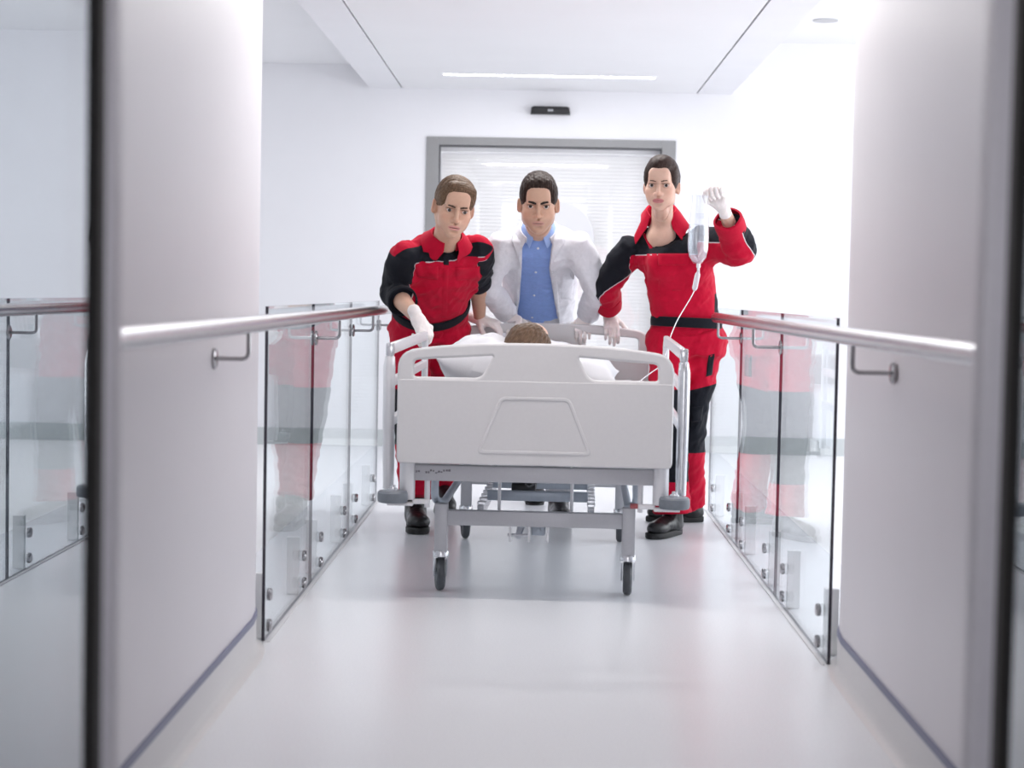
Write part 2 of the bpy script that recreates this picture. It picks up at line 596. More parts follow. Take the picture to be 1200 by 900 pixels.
prism(bm, [(-0.13, -0.025), (0.13, -0.025), (0.125, 0.018), (0.108, 0.026), (-0.108, 0.026), (-0.125, 0.018)], 0, 0.055, Matrix.Rotation(pi / 2, 4, 'X'), 0.006)
obj('housing', bm, m_black, root, smooth=35)
bm = bmesh.new(); box(bm, -0.018, 0.018, -0.058, -0.053, -0.008, 0.008, 0.002)
obj('sensor_lens', bm, mat('grey_sensor_lens', (0.30, 0.31, 0.33), 0.2), root)
root = thing('downlight', 'round recessed ceiling downlight over the bright side of the hall', 'lamp', (1.668, 11.0, 2.695))
bm = bmesh.new(); lathe(bm, [(0.055, 0), (0.075, 0), (0.075, -0.006), (0.055, -0.006)], None, 24)
obj('ring', bm, mat('grey_lamp_ring', (0.45, 0.45, 0.46), 0.4), root)
bm = bmesh.new(); lathe(bm, [(0.0, -0.001), (0.055, -0.001), (0.055, -0.004), (0, -0.004)], None, 24)
obj('diffuser', bm, m_lamp, root)

# ---------------------------------------------------------------- hospital bed
m_board = mat('warm_grey_moulded_plastic', (0.63, 0.625, 0.64), 0.42, noise=0.012, nscale=90, bump=0.05, bscale=500, spec=0.4)
m_bedpaint = mat('silver_grey_powder_coat', (0.46, 0.46, 0.49), 0.38, metal=0.25, noise=0.02, nscale=120, bump=0.03, bscale=600)
m_bedlight = mat('pale_grey_coated_tube', (0.66, 0.66, 0.69), 0.3, metal=0.2, noise=0.015, nscale=100)
m_chrome = mat('zinc_plated_steel', (0.66, 0.67, 0.70), 0.22, metal=0.9, noise=0.05, nscale=60)
m_tyre = mat('dark_grey_rubber_tyre', (0.075, 0.08, 0.09), 0.55, noise=0.06, nscale=80)
m_hub = mat('blue_grey_wheel_hub', (0.30, 0.34, 0.38), 0.4)
m_bump = mat('slate_grey_bumper_rubber', (0.17, 0.19, 0.22), 0.45, noise=0.05, nscale=60)
m_mech = mat('blue_grey_lift_steel', (0.36, 0.40, 0.46), 0.35, metal=0.4, noise=0.05, nscale=60)
m_white_cloth = mat('white_cotton', (0.70, 0.70, 0.735), 0.85, noise=0.015, nscale=30, bump=0.15, bscale=400, sheen=0.2, spec=0.2)
m_print = mat('faded_grey_print', (0.16, 0.15, 0.17), 0.6)

bed = thing('hospital_bed', 'wheeled hospital bed with moulded grey end boards and silver frame', 'bed', (-0.012, 5.95, 0.0), radians(-1.38))


def round_poly(pts, rads, seg=5):
    """closed polygon with rounded corners"""
    n = len(pts)
    out = []
    for i in range(n):
        p = Vector(pts[i]); a = Vector(pts[i - 1]) - p; b = Vector(pts[(i + 1) % n]) - p
        r = rads[i] if isinstance(rads, (list, tuple)) else rads
        r = min(r, a.length * 0.48, b.length * 0.48)
        if r < 1e-5:
            out.append(p); continue
        A = p + a.normalized() * r; B = p + b.normalized() * r
        for k in range(seg + 1):
            t = k / seg
            out.append(A * (1 - t) ** 2 + p * 2 * t * (1 - t) + B * t * t)
    return out


def curve_plate(loops, ext, bev):
    """flat plate with holes, rounded rims; loops in (x, z), plate normal along y"""
    cu = bpy.data.curves.new('plate', 'CURVE')
    cu.dimensions = '2D'
    cu.fill_mode = 'BOTH'
    cu.extrude = ext
    cu.bevel_depth = bev
    cu.bevel_resolution = 2
    for lp in loops:
        sp = cu.splines.new('POLY')
        sp.points.add(len(lp) - 1)
        for q, p in zip(sp.points, lp):
            q.co = (p[0], p[1], 0, 1)
        sp.use_cyclic_u = True
    o = bpy.data.objects.new('plate', cu)
    COL.objects.link(o)
    dg = bpy.context.evaluated_depsgraph_get()
    me = bpy.data.meshes.new_from_object(o.evaluated_get(dg))
    bpy.data.objects.remove(o)
    me.transform(Matrix.Rotation(pi / 2, 4, 'X'))
    return me


W = 0.452
top = [(-W, 0.478), (-W, 0.838), (-0.30, 0.858), (-0.16, 0.8665), (0, 0.869), (0.16, 0.8665), (0.30, 0.858), (W, 0.838), (W, 0.478)]
outer = round_poly([(x * 0.983, z - (0.008 if z > 0.6 else -0.0)) for x, z in top], [0.010, 0.055, 0.1, 0.1, 0.1, 0.1, 0.1, 0.055, 0.010], 6)
slotL = round_poly([(-0.408, 0.744), (-0.408, 0.815), (-0.138, 0.834), (-0.132, 0.822), (-0.172, 0.744)], [0.018, 0.026, 0.012, 0.012, 0.03], 5)
slotR = [Vector((-p.x, p.y)) for p in slotL][::-1]
me_board = curve_plate([outer, slotL, slotR], 0.010, 0.008)
me_board.materials.append(m_board)
shade(me_board, 50)
low = round_poly([(-0.446, 0.472), (-0.446, 0.741), (0.446, 0.741), (0.446, 0.472)], [0.010, 0.004, 0.004, 0.010], 5)
me_low = curve_plate([low], 0.0155, 0.004)
me_low.materials.append(m_board); shade(me_low, 50)
trap = round_poly([(-0.187, 0.508), (-0.112, 0.691), (0.112, 0.691), (0.187, 0.508)], 0.02, 5)
trap_in = round_poly([(-0.177, 0.514), (-0.107, 0.685), (0.107, 0.685), (0.177, 0.514)], 0.018, 5)
me_trap = curve_plate([trap, trap_in], 0.0010, 0.0022)
me_trap.materials.append(m_board); shade(me_trap, 60)
for y, dz, s in ((0.0, 0.0, 1), (2.25, 0.03, -1)):
    b = link('end_board', me_board, bed); b.location = (0, y, dz)
    p = link('board_panel', me_low, b)
    t = link('raised_outline', me_trap, b); t.location = (0, -s * 0.0190, 0)

# bed frame: end cross bars, long rails, mattress deck
for y, nm in ((0.045, 'cross_bar'), (2.20, 'cross_bar')):
    bm = bmesh.new(); box(bm, -0.414, 0.414, y - 0.028, y + 0.022, 0.408, 0.460, 0.004)
    cb = obj(nm, bm, m_bedpaint, bed, smooth=40)
    if y < 1:
        for xx in (-0.13, 0.125):
            bm = bmesh.new(); lathe(bm, [(0, 0), (0.008, 0), (0.008, 0.010), (0, 0.010)], Matrix.Translation((xx, y - 0.01, 0.460)), 10)
            obj('bolt', bm, m_chrome, cb)
        # small worn sticker marks on the bar
        bm = bmesh.new()
        rnd = random.Random(3)
        x = -0.405
        for k in range(16):
            w = rnd.uniform(0.003, 0.008)
            if k not in (4, 5):
                z0 = 0.436 + rnd.uniform(-0.004, 0.004)
                box(bm, x, x + w, y - 0.0286, y - 0.0281, z0, z0 + rnd.uniform(0.003, 0.008))
            x += w + rnd.uniform(0.001, 0.003)
        obj('worn_print', bm, m_print, cb)
for s in (-1, 1):
    bm = bmesh.new(); box(bm, *sorted((s * 0.385, s * 0.415)), 0.06, 2.18, 0.415, 0.462, 0.003)
    obj('long_rail', bm, m_bedpaint, bed)
bm = bmesh.new()
for k in range(12):
    box(bm, -0.385, 0.385, 0.12 + k * 0.175, 0.19 + k * 0.175, 0.462, 0.472)
obj('mattress_deck', bm, m_bedpaint, bed)

# corner posts carrying the boards, bumper rollers
for y, sy in ((0.02, -1), (2.235, 1)):
    for s in (-1, 1):
        bm = bmesh.new()
        lathe(bm, [(0, 0.345), (0.024, 0.345), (0.026, 0.350), (0.026, 0.468 + (0.03 if y > 1 else 0)), (0, 0.47 + (0.03 if y > 1 else 0))], Matrix.Translation((s * 0.418, y, 0)), 18)
        cp = obj('corner_post', bm, m_bedlight, bed, smooth=40)
        bm = bmesh.new()
        lathe(bm, [(0.008, 0.338), (0.046, 0.338), (0.050, 0.343), (0.051, 0.356), (0.050, 0.370), (0.045, 0.376), (0.008, 0.376)],
              Matrix.Translation((s * 0.462, y + sy * 0.035, 0)), 28)
        r = obj('bumper_roller', bm, m_bump, bed, smooth=35)
        bm = bmesh.new(); lathe(bm, [(0, 0.376), (0.016, 0.376), (0.016, 0.383), (0.009, 0.387), (0.009, 0.394), (0, 0.396)], Matrix.Translation((s * 0.462, y + sy * 0.035, 0)), 12)
        obj('axle_bolt', bm, m_chrome, r, smooth=35)
        bm = bmesh.new(); box(bm, *sorted((s * 0.395, s * 0.48)), *sorted((y, y + sy * 0.05)), 0.328, 0.337, 0.002)
        box(bm, *sorted((s * 0.345, s * 0.40)), y - 0.008, y + 0.012, 0.330, 0.346, 0.003)
        obj('roller_bracket', bm, m_bedlight, bed)
        bm = bmesh.new(); tube(bm, bend([(s * 0.352, y + 0.01, 0.41), (s * 0.352, y + 0.01, 0.318)], 0.01), 0.0095, 10)
        obj('locking_pin', bm, m_bedlight, bed, smooth=40)
bm = bmesh.new(); lathe(bm, [(0, 0), (0.009, 0), (0.009, 0.025), (0, 0.027)], M_axis((0.345, 0.03, 0.338), (-1, 0, 0)), 10)
obj('red_release_knob', bm, mat('dull_red_plastic', (0.35, 0.09, 0.10), 0.5), bed, smooth=40)

# side rails: oval near post, three bars, far post
for s in (-1, 1):
    sr = bpy.data.objects.new('side_rail', None); COL.objects.link(sr); sr.parent = bed
    x = s * 0.487
    y0, y1 = 0.075, 1.40
    bm = bmesh.new()
    tube(bm, [(x, y0, 0.372), (x, y0, 0.45), (x + s * 0.002, y0, 0.60), (x + s * 0.002, y0, 0.78), (x, y0, 0.812), (x, y0, 0.822)], [0.018, 0.019, 0.020, 0.020, 0.016, 0.008], 14, sx=1.0, sy=1.0)
    obj('rail_post', bm, m_chrome if s > 0 else m_bedlight, sr, smooth=40)
    bm = bmesh.new()
    tube(bm, bend([(x, y1 - 0.0, 0.43), (x, y1, 0.852), (x, y1 - 0.10, 0.852)], 0.05, 6)[:-1], 0.013, 12)
    obj('rail_post', bm, m_bedlight, sr, smooth=40)
    for zb, hb in ((0.838, 0.019), (0.725, 0.016), (0.592, 0.016)):
        bm = bmesh.new()
        b2 = bmesh.new(); box(b2, x - 0.011, x + 0.011, y0 - 0.012 if zb > 0.8 else y0, y1 + 0.004, -hb, hb, 0.006)
        sh = Matrix.Identity(4); sh[2][1] = 0.010
        merge(bm, b2, Matrix.Translation((0, 0, zb)) @ sh)
        rb = obj('rail_bar', bm, m_bedlight, sr, smooth=40)
        if zb > 0.8:
            bm = bmesh.new(); box(bm, x - 0.013, x + 0.013, y0 - 0.016, y0 + 0.022, zb - 0.022, zb + 0.021, 0.004)
            obj('end_cap', bm, m_chrome, rb, smooth=40)

# undercarriage
yf, yr = 0.27, 1.61
for y in (yf, yr):
    for s in (-1, 1):
        bm = bmesh.new(); box(bm, s * 0.322 - 0.0225, s * 0.322 + 0.0225, y - 0.0225, y + 0.0225, 0.135, 0.305, 0.003)
        if y == yr: box(bm, s * 0.322 - 0.019, s * 0.322 + 0.019, y + 0.02, y + 0.05, 0.28, 0.462, 0.003)
        obj('leg', bm, m_bedpaint, bed, smooth=40)
    bm = bmesh.new(); box(bm, -0.30, 0.30, y - 0.02, y + 0.02, 0.232, 0.283, 0.003)
    obj('base_cross_bar', bm, m_bedpaint, bed, smooth=40)
for s in (-1, 1):
    bm = bmesh.new(); tube(bm, bend([(s * 0.345, yf - 0.0, 0.40), (s * 0.348, yf + 0.0, 0.315), (s * 0.322, yf + 0.09, 0.296), (s * 0.322, yr, 0.296)], 0.04), 0.014, 10)
    obj('base_side_tube', bm, m_mech, bed, smooth=40)
# castors
for y in (yf, yr):
    for s in (-1, 1):
        x = s * 0.322
        ca = bpy.data.objects.new('castor', None); COL.objects.link(ca); ca.parent = bed
        ca.location = (x, y, 0); ca.rotation_euler = (0, 0, radians(10 if s < 0 else -3))
        bm = bmesh.new()
        lathe(bm, [(0, 0.142), (0.026, 0.142), (0.028, 0.137), (0.028, 0.122), (0.022, 0.117), (0, 0.117)], None, 18)
        obj('swivel', bm, m_chrome, ca, smooth=35)
        bm = bmesh.new()
        for q in (-1, 1):
            b2 = bmesh.new()
            prism(b2, round_poly([(-0.026, 0.125), (0.026, 0.125), (0.034, 0.055), (0.018, 0.045), (-0.012, 0.09)], 0.012, 4), -0.002, 0.002)
            merge(bm, b2, Matrix.Translation((q * 0.0215, 0, 0)) @ Matrix.Rotation(pi / 2, 4, 'Z') @ Matrix.Rotation(pi / 2, 4, 'X'))
        box(bm, -0.0215, 0.0215, -0.02, 0.02, 0.118, 0.124)
        obj('fork', bm, m_chrome, ca, smooth=35)
        bm = bmesh.new()
        lathe(bm, [(0.036, -0.013), (0.052, -0.015), (0.0595, -0.010), (0.062, 0), (0.0595, 0.010), (0.052, 0.015), (0.036, 0.013)], M_axis((0, 0.018, 0.062), (1, 0, 0)), 32)
        wh = obj('wheel', bm, m_tyre, ca, smooth=40)
        bm = bmesh.new()
        lathe(bm, [(0, -0.016), (0.010, -0.016), (0.012, -0.011), (0.036, -0.009), (0.036, 0.009), (0.012, 0.011), (0.010, 0.016), (0, 0.016)], M_axis((0, 0.018, 0.062), (1, 0, 0)), 24)
        obj('hub', bm, m_hub, wh, smooth=40)

# lift mechanism: two slanting arms joined by cross members, thin struts, motor and cable
def bar(bm, a, b, w, h, bev=0.002):
    a, b = Vector(a), Vector(b)
    t = (b - a)
    L = t.length
    b2 = bmesh.new(); box(b2, -w / 2, w / 2, -h / 2, h / 2, 0, L, bev)
    merge(bm, b2, M_axis(a, t))


lm = bpy.data.objects.new('lift_mechanism', None); COL.objects.link(lm); lm.parent = bed
for s in (-1, 1):
    bm = bmesh.new()
    box(bm, s * 0.193 - 0.012, s * 0.193 + 0.012, 0.36, 1.52, 0.245, 0.290, 0.003)
    for k in range(9):
        box(bm, s * 0.193 - 0.015, s * 0.193 + 0.015, 0.42 + k * 0.12, 0.45 + k * 0.12, 0.286, 0.296, 0.002)
    obj('lift_beam', bm, m_chrome, lm)
    bm = bmesh.new(); bar(bm, (s * 0.14, 1.55, 0.30), (s * 0.135, 0.85, 0.445), 0.024, 0.036)
    obj('lift_arm', bm, m_mech, lm)
    bm = bmesh.new(); tube(bm, [(s * 0.125, 0.30, 0.27), (s * 0.125, 0.31, 0.43)], 0.006, 8)
    obj('strut', bm, m_bedlight, lm, smooth=40)
for y, z, h in ((0.60, 0.300, 0.036), (1.00, 0.300, 0.032), (1.30, 0.302, 0.03)):
    bm = bmesh.new(); box(bm, -0.182, 0.182, y - 0.015, y + 0.015, z - h / 2, z + h / 2, 0.004)
    obj('cross_member', bm, m_mech, lm, smooth=40)
bm = bmesh.new(); box(bm, -0.10, -0.01, 0.70, 0.86, 0.300, 0.335, 0.008); 
obj('motor', bm, m_black, lm, smooth=40)
bm = bmesh.new(); tube(bm, bend([(0.075, 0.30, 0.405), (0.02, 0.40, 0.385), (-0.03, 0.56, 0.335), (-0.05, 0.72, 0.33)], 0.06), 0.0035, 6)
obj('cable', bm, m_black, lm, smooth=40)
for x in (-0.085, -0.020, 0.044):
    bm = bmesh.new(); box(bm, x - 0.004, x + 0.004, 0.285, 0.315, 0.175, 0.240, 0.0015)
    obj('hanger_plate', bm, m_bedlight, lm)
bm = bmesh.new(); tube(bm, [(-0.094, 0.30, 0.196), (-0.02, 0.30, 0.196)], 0.006, 8); lathe(bm, [(0, 0), (0.011, 0), (0.013, 0.05), (0.013, 0.1), (0, 0.1)], M_axis((-0.058, 0.30, 0.19), (0.1, 0.6, 0.35)), 12)
obj('pedal_rod', bm, m_chrome, lm, smooth=40)
bm = bmesh.new(); box(bm, -0.012, 0.036, 0.295, 0.42, 0.197, 0.232, 0.005); lathe(bm, [(0, 0), (0.011, 0), (0.011, 0.008), (0.006, 0.01), (0, 0.01)], M_axis((0.012, 0.295, 0.213), (0, -1, 0)), 14)
obj('actuator', bm, m_mech, lm, smooth=40)

# mattress and bedding
m_matt = mat('pale_mattress_cover', (0.74, 0.75, 0.79), 0.6, noise=0.02, nscale=40, bump=0.05, bscale=150)
bm = bmesh.new(); box(bm, -0.43, 0.43, 0.05, 2.20, 0.474, 0.625, 0.035, 4)
o = obj('mattress', bm, m_matt, smooth=50)
tag(o, 'white covered mattress lying on the hospital bed', 'mattress')
o.matrix_world = bed.matrix_basis


def puffy(name, cx, cy, cz, w, l, h, m, n=48, seed=1, slump=0.0):
    """pillow with pinched corners"""
    bm = bmesh.new()
    rnd = np.random.RandomState(seed)
    ph = rnd.rand(8) * 6.28
    def gen(sg):
        rows = []
        for i in range(n + 1):
            r = []
            for j in range(n + 1):
                u = i / n * 2 - 1; v = j / n * 2 - 1
                e = max(0.0, (1 - abs(u) ** 3.2)) ** 0.55 * max(0.0, (1 - abs(v) ** 3.2)) ** 0.55
                k = 1 - 0.10 * (1 - abs(u) ** 2) * abs(v) ** 6 - 0.0
                k2 = 1 - 0.10 * (1 - abs(v) ** 2) * abs(u) ** 6
                wr = 0.006 * sin(9 * u + 5 * v + ph[0]) + 0.005 * sin(14 * v - 7 * u + ph[1]) + 0.004 * sin(23 * u + ph[2])
                z = sg * (h / 2 * e + wr * e * (1 if sg > 0 else 0.3))
                dent = -slump * math.exp(-((u * w / 2) ** 2 / 0.012 + (v * l / 2 + 0.01) ** 2 / 0.02)) if sg > 0 else 0
                r.append(bm.verts.new((cx + u * w / 2 * k2, cy + v * l / 2 * k, cz + z + dent + 0.03 * (abs(u) ** 3) * (abs(v) ** 2))))
            rows.append(r)
        for i in range(n):
            for j in range(n):
                q = (rows[i][j], rows[i + 1][j], rows[i + 1][j + 1], rows[i][j + 1])
                bm.faces.new(q if sg > 0 else q[::-1])
    gen(1); gen(-1)
    bmesh.ops.remove_doubles(bm, verts=bm.verts, dist=0.0005)
    return obj(name, bm, m, smooth=70)


o = puffy('pillow', 0.0, 0.0, 0.0, 0.62, 0.42, 0.24, m_white_cloth, slump=0.075)
tag(o, 'plump white pillow under the head of the lying patient', 'pillow')
o.matrix_world = bed.matrix_basis @ Matrix.Translation((-0.030, 0.285, 0.757)) @ Matrix.Rotation(radians(7), 4, 'Y') @ Matrix.Rotation(radians(4), 4, 'X')

# ---------------------------------------------------------------- implicit-surface modelling for bodies and cloth
V = lambda *a: np.array(a, dtype=np.float64)


VIEW = np.array((Matrix.Rotation(radians(0.857), 3, 'Z') @ Matrix.Rotation(radians(87.107), 3, 'X') @ Matrix.Rotation(radians(1.1), 3, 'Z')))   # bearings read off the photograph


def at(px, py, Y):
    """point of the place seen at photo position (px, py) at distance Y"""
    v = VIEW @ np.array([(px - 600) / 2131.0, (450 - py) / 2131.0, -1.0])
    return V(0, 0, 1.035) + v * (Y / v[1])


def unit(v):
    v = np.asarray(v, float)
    return v / np.linalg.norm(v)


class Field:
    def __init__(self, lo, hi, vox):
        self.lo = np.asarray(lo, float); self.v = vox
        self.n = np.ceil((np.asarray(hi, float) - self.lo) / vox).astype(int) + 1
        self.d = np.full(self.n, 0.06, np.float32)
        self.ax = [(self.lo[i] + vox * np.arange(self.n[i])).astype(np.float32) for i in range(3)]

    def sl(self, lo, hi):
        a = np.clip(np.floor((np.asarray(lo) - self.lo) / self.v).astype(int), 0, self.n)
        b = np.clip(np.ceil((np.asarray(hi) - self.lo) / self.v).astype(int) + 1, 0, self.n)
        s = tuple(slice(a[i], b[i]) for i in range(3))
        if any(b[i] <= a[i] for i in range(3)): return None, None
        P = np.stack(np.meshgrid(self.ax[0][s[0]], self.ax[1][s[1]], self.ax[2][s[2]], indexing='ij'), -1)
        return s, P

    def add(self, prim, k=0.01):
        f, lo, hi = prim
        s, P = self.sl(lo - 0.05 - k, hi + 0.05 + k)
        if s is None: return self
        a = self.d[s]; b = np.minimum(f(P), 0.06).astype(np.float32)
        if k > 0:
            h = np.maximum(k - np.abs(a - b), 0) / k
            self.d[s] = np.minimum(a, b) - h * h * k * 0.25
        else:
            self.d[s] = np.minimum(a, b)
        return self

    def cut(self, prim, k=0.005):
        f, lo, hi = prim
        s, P = self.sl(lo - 0.03 - k, hi + 0.03 + k)
        if s is None: return self
        a = self.d[s]; b = -f(P).astype(np.float32)
        h = np.maximum(k - np.abs(a - b), 0) / max(k, 1e-6)
        self.d[s] = np.maximum(a, b) + h * h * k * 0.25
        return self

    def clip(self, n, c):
        """keep the half space n.p < c"""
        n = np.asarray(n, float)
        pl = (self.ax[0] * n[0])[:, None, None] + (self.ax[1] * n[1])[None, :, None] + (self.ax[2] * n[2])[None, None, :] - c
        self.d = np.maximum(self.d, pl.astype(np.float32))
        return self

    def disp(self, fn):
        m = np.abs(self.d) < 0.02
        idx = np.nonzero(m)
        P = np.stack([self.ax[i][idx[i]] for i in range(3)], -1)
        self.d[m] += fn(P).astype(np.float32)
        return self

    def mesh(self):
        d = self.d.copy()
        d[0], d[-1] = 0.06, 0.06
        d[:, 0], d[:, -1] = 0.06, 0.06
        d[:, :, 0], d[:, :, -1] = 0.06, 0.06
        ins = d < 0
        nx, ny, nz = d.shape
        c = np.zeros((nx - 1, ny - 1, nz - 1), np.int8)
        for i in (0, 1):
            for j in (0, 1):
                for k in (0, 1):
                    c += ins[i:nx - 1 + i, j:ny - 1 + j, k:nz - 1 + k]
        cells = np.argwhere((c > 0) & (c < 8))
        idx = np.full(c.shape, -1, np.int64)
        idx[cells[:, 0], cells[:, 1], cells[:, 2]] = np.arange(len(cells))
        acc = np.zeros((len(cells), 3)); cnt = np.zeros(len(cells))
        corners = [(i, j, k) for i in (0, 1) for j in (0, 1) for k in (0, 1)]
        val = {q: d[cells[:, 0] + q[0], cells[:, 1] + q[1], cells[:, 2] + q[2]] for q in corners}
        for q in corners:
            for axis in range(3):
                if q[axis] == 0:
                    r = list(q); r[axis] = 1; r = tuple(r)
                    a, b = val[q], val[r]
                    m = (a < 0) != (b < 0)
                    t = np.where(m, a / np.where(m, a - b, 1), 0)
                    p = np.zeros((len(cells), 3)); p += np.array(q, float)
                    p[:, axis] += t
                    acc[m] += p[m]; cnt[m] += 1
        verts = self.lo + (cells + acc / cnt[:, None]) * self.v
        quads = []
        for axis in range(3):
            u, w = (axis + 1) % 3, (axis + 2) % 3
            A = [slice(None)] * 3; B = [slice(None)] * 3
            A[axis] = slice(0, -1); B[axis] = slice(1, None)
            ch = ins[tuple(A)] != ins[tuple(B)]
            e = np.argwhere(ch)
            e = e[(e[:, u] > 0) & (e[:, w] > 0) & (e[:, u] < d.shape[u] - 1) & (e[:, w] < d.shape[w] - 1)]
            inside_first = ins[tuple(e.T)]
            def cell(du, dw):
                q = e.copy(); q[:, u] += du; q[:, w] += dw
                return idx[q[:, 0], q[:, 1], q[:, 2]]
            f = np.stack([cell(-1, -1), cell(0, -1), cell(0, 0), cell(-1, 0)], 1)
            f[~inside_first] = f[~inside_first][:, ::-1]
            quads.append(f)
        return verts, np.concatenate(quads)


def bb(*pts, r=0.0):
    p = np.array(pts, float)
    return p.min(0) - r, p.max(0) + r


def cone(a, b, ra, rb=None):
    rb = ra if rb is None else rb
    a = np.asarray(a, float); b = np.asarray(b, float)
    ba = b - a; L = ba @ ba
    def f(P):
        pa = P - a.astype(np.float32)
        h = np.clip((pa @ ba.astype(np.float32)) / L, 0, 1)
        return np.linalg.norm(pa - h[..., None] * ba.astype(np.float32), axis=-1) - (ra + (rb - ra) * h)
    lo, hi = bb(a, b, r=max(ra, rb))
    return f, lo, hi


def ell(c, r, R=None):
    c = np.asarray(c, np.float32); r = np.asarray(r, np.float32)
    R = np.eye(3, dtype=np.float32) if R is None else np.asarray(R, np.float32)
    def f(P):
        q = (P - c) @ R
        k0 = np.linalg.norm(q / r, axis=-1)
        k1 = np.linalg.norm(q / (r * r), axis=-1) + 1e-6
        return k0 * (k0 - 1) / k1
    m = float(r.max())
    return f, c - m, c + m


def rot(x=0, y=0, z=0):
    return np.array(Euler((radians(x), radians(y), radians(z))).to_matrix())


def obox(c, h, R=None, rad=0.005):
    c = np.asarray(c, np.float32); h = np.asarray(h, np.float32) - rad
    R = np.eye(3, dtype=np.float32) if R is None else np.asarray(R, np.float32)
    def f(P):
        q = np.abs((P - c) @ R) - h
        return np.linalg.norm(np.maximum(q, 0), axis=-1) + np.minimum(q.max(-1), 0) - rad
    m = float(np.linalg.norm(h) + rad)
    return f, c - m, c + m


def catmull(pts, n):
    pts = [np.asarray(p, float) for p in pts]
    Q = [2 * pts[0] - pts[1]] + pts + [2 * pts[-1] - pts[-2]]
    out = []
    for i in range(1, len(Q) - 2):
        for k in range(n):
            t = k / n
            a, b, c, d = Q[i - 1], Q[i], Q[i + 1], Q[i + 2]
            out.append(0.5 * (2 * b + (c - a) * t + (2 * a - 5 * b + 4 * c - d) * t * t + (3 * b - a - 3 * c + d) * t ** 3))
    out.append(pts[-1])
    return np.array(out)


class Loft:
    """limb or trunk: spine points with half width a, half depth b and a right vector"""
    def __init__(self, rows, right, n=4, power=2.0, grow=0.0):
        # rows: (point, a, b[, right])
        pts = [r[0] for r in rows]
        ab = [V(r[1] + grow, r[2] + grow, 0) for r in rows]
        rg = [np.asarray(r[3] if len(r) > 3 else right, float) for r in rows]
        self.p = catmull(pts, n)
        self.ab = catmull(ab, n)[:, :2]
        self.r = catmull(rg, n)
        T = np.gradient(self.p, axis=0)
        self.T = T / np.linalg.norm(T, axis=1)[:, None]
        R = self.r - (self.r * self.T).sum(1)[:, None] * self.T
        self.R = R / np.linalg.norm(R, axis=1)[:, None]
        self.F = np.cross(self.R, self.T)
        self.n = n
        self.pw = power

    def coords(self, P):
        sh = P.shape[:-1]
        P = P.reshape(-1, 3)
        P = P.astype(np.float32)
        best = np.full(len(P), 1e9, np.float32); bi = np.zeros(len(P), np.int32); bt = np.zeros(len(P), np.float32)
        for i in range(len(self.p) - 1):
            a, b = self.p[i].astype(np.float32), self.p[i + 1].astype(np.float32)
            ba = b - a; bl = float(ba @ ba)
            pa = P - a
            h = np.clip(pa @ ba / bl, 0, 1)
            q = pa - h[:, None] * ba
            dd = np.einsum('ij,ij->i', q, q)
            m = dd < best
            best = np.where(m, dd, best); bi = np.where(m, i, bi); bt = np.where(m, h, bt)
        w0 = (1 - bt)[:, None].astype(np.float32); w1 = bt[:, None].astype(np.float32)
        L = lambda A: np.take(A.astype(np.float32), bi, 0) * w0 + np.take(A.astype(np.float32), bi + 1, 0) * w1
        q = P - L(self.p)
        ab = L(self.ab)
        x = np.einsum('ij,ij->i', q, L(self.R)); y = np.einsum('ij,ij->i', q, L(self.F)); z = np.einsum('ij,ij->i', q, L(self.T))
        return (x.reshape(sh), y.reshape(sh), z.reshape(sh), ab[:, 0].reshape(sh), ab[:, 1].reshape(sh), ((bi + bt) / self.n).reshape(sh))

    def prim(self):
        def base(P):
            x, y, z, a, b, t = self.coords(P)
            p = self.pw
            k = (np.abs(x / a) ** p + np.abs(y / b) ** p) ** (1 / p)
            g = np.sqrt((x / (a * a)) ** 2 + (y / (b * b)) ** 2) / np.maximum(np.sqrt((x / a) ** 2 + (y / b) ** 2), 1e-6)
            d = (k - 1) / np.maximum(g, 1e-6)
            d = np.where(k < 0.05, -np.minimum(a, b), d)
            # flat ends
            end = (t <= 0) | (t >= (len(self.p) - 1) / self.n)
            return np.where(end, np.sqrt(np.maximum(d, 0) ** 2 + z * z) + np.minimum(d, 0) * (np.abs(z) < 1e-4), d)
        def f(P):
            if P.ndim < 4 or P.size < 90000: return base(P)
            c = base(P[::3, ::3, ::3])
            u = c.repeat(3, 0).repeat(3, 1).repeat(3, 2)[:P.shape[0], :P.shape[1], :P.shape[2]].copy()
            m_ = (u < 0.056) & (u > -0.028)
            u[m_] = base(P[m_])
            return u
        m = self.ab.max()
        return f, self.p.min(0) - m, self.p.max(0) + m


def wrinkle(seed, amp, wl=(0.03, 0.11), n=9, squash=None):
    r = np.random.RandomState(seed)
    K = []
    for i in range(n):
        d = r.normal(size=3)
        if squash is not None: d = d * np.asarray(squash)
        d /= np.linalg.norm(d)
        w = r.uniform(*wl)
        K.append((d * 2 * pi / w, r.rand() * 6.28, r.normal(size=3) * 2 * pi / 0.17, r.rand() * 6.28, (w / wl[1]) ** 0.7))
    def f(P):
        s = 0
        for k, ph, q, ps, a in K:
            s = s + a * (1 - np.abs(np.sin(0.5 * (P @ k + ph + 1.6 * np.sin(P @ q + ps)))) * 1.57)
        return -s * amp / np.sqrt(n)
    return f


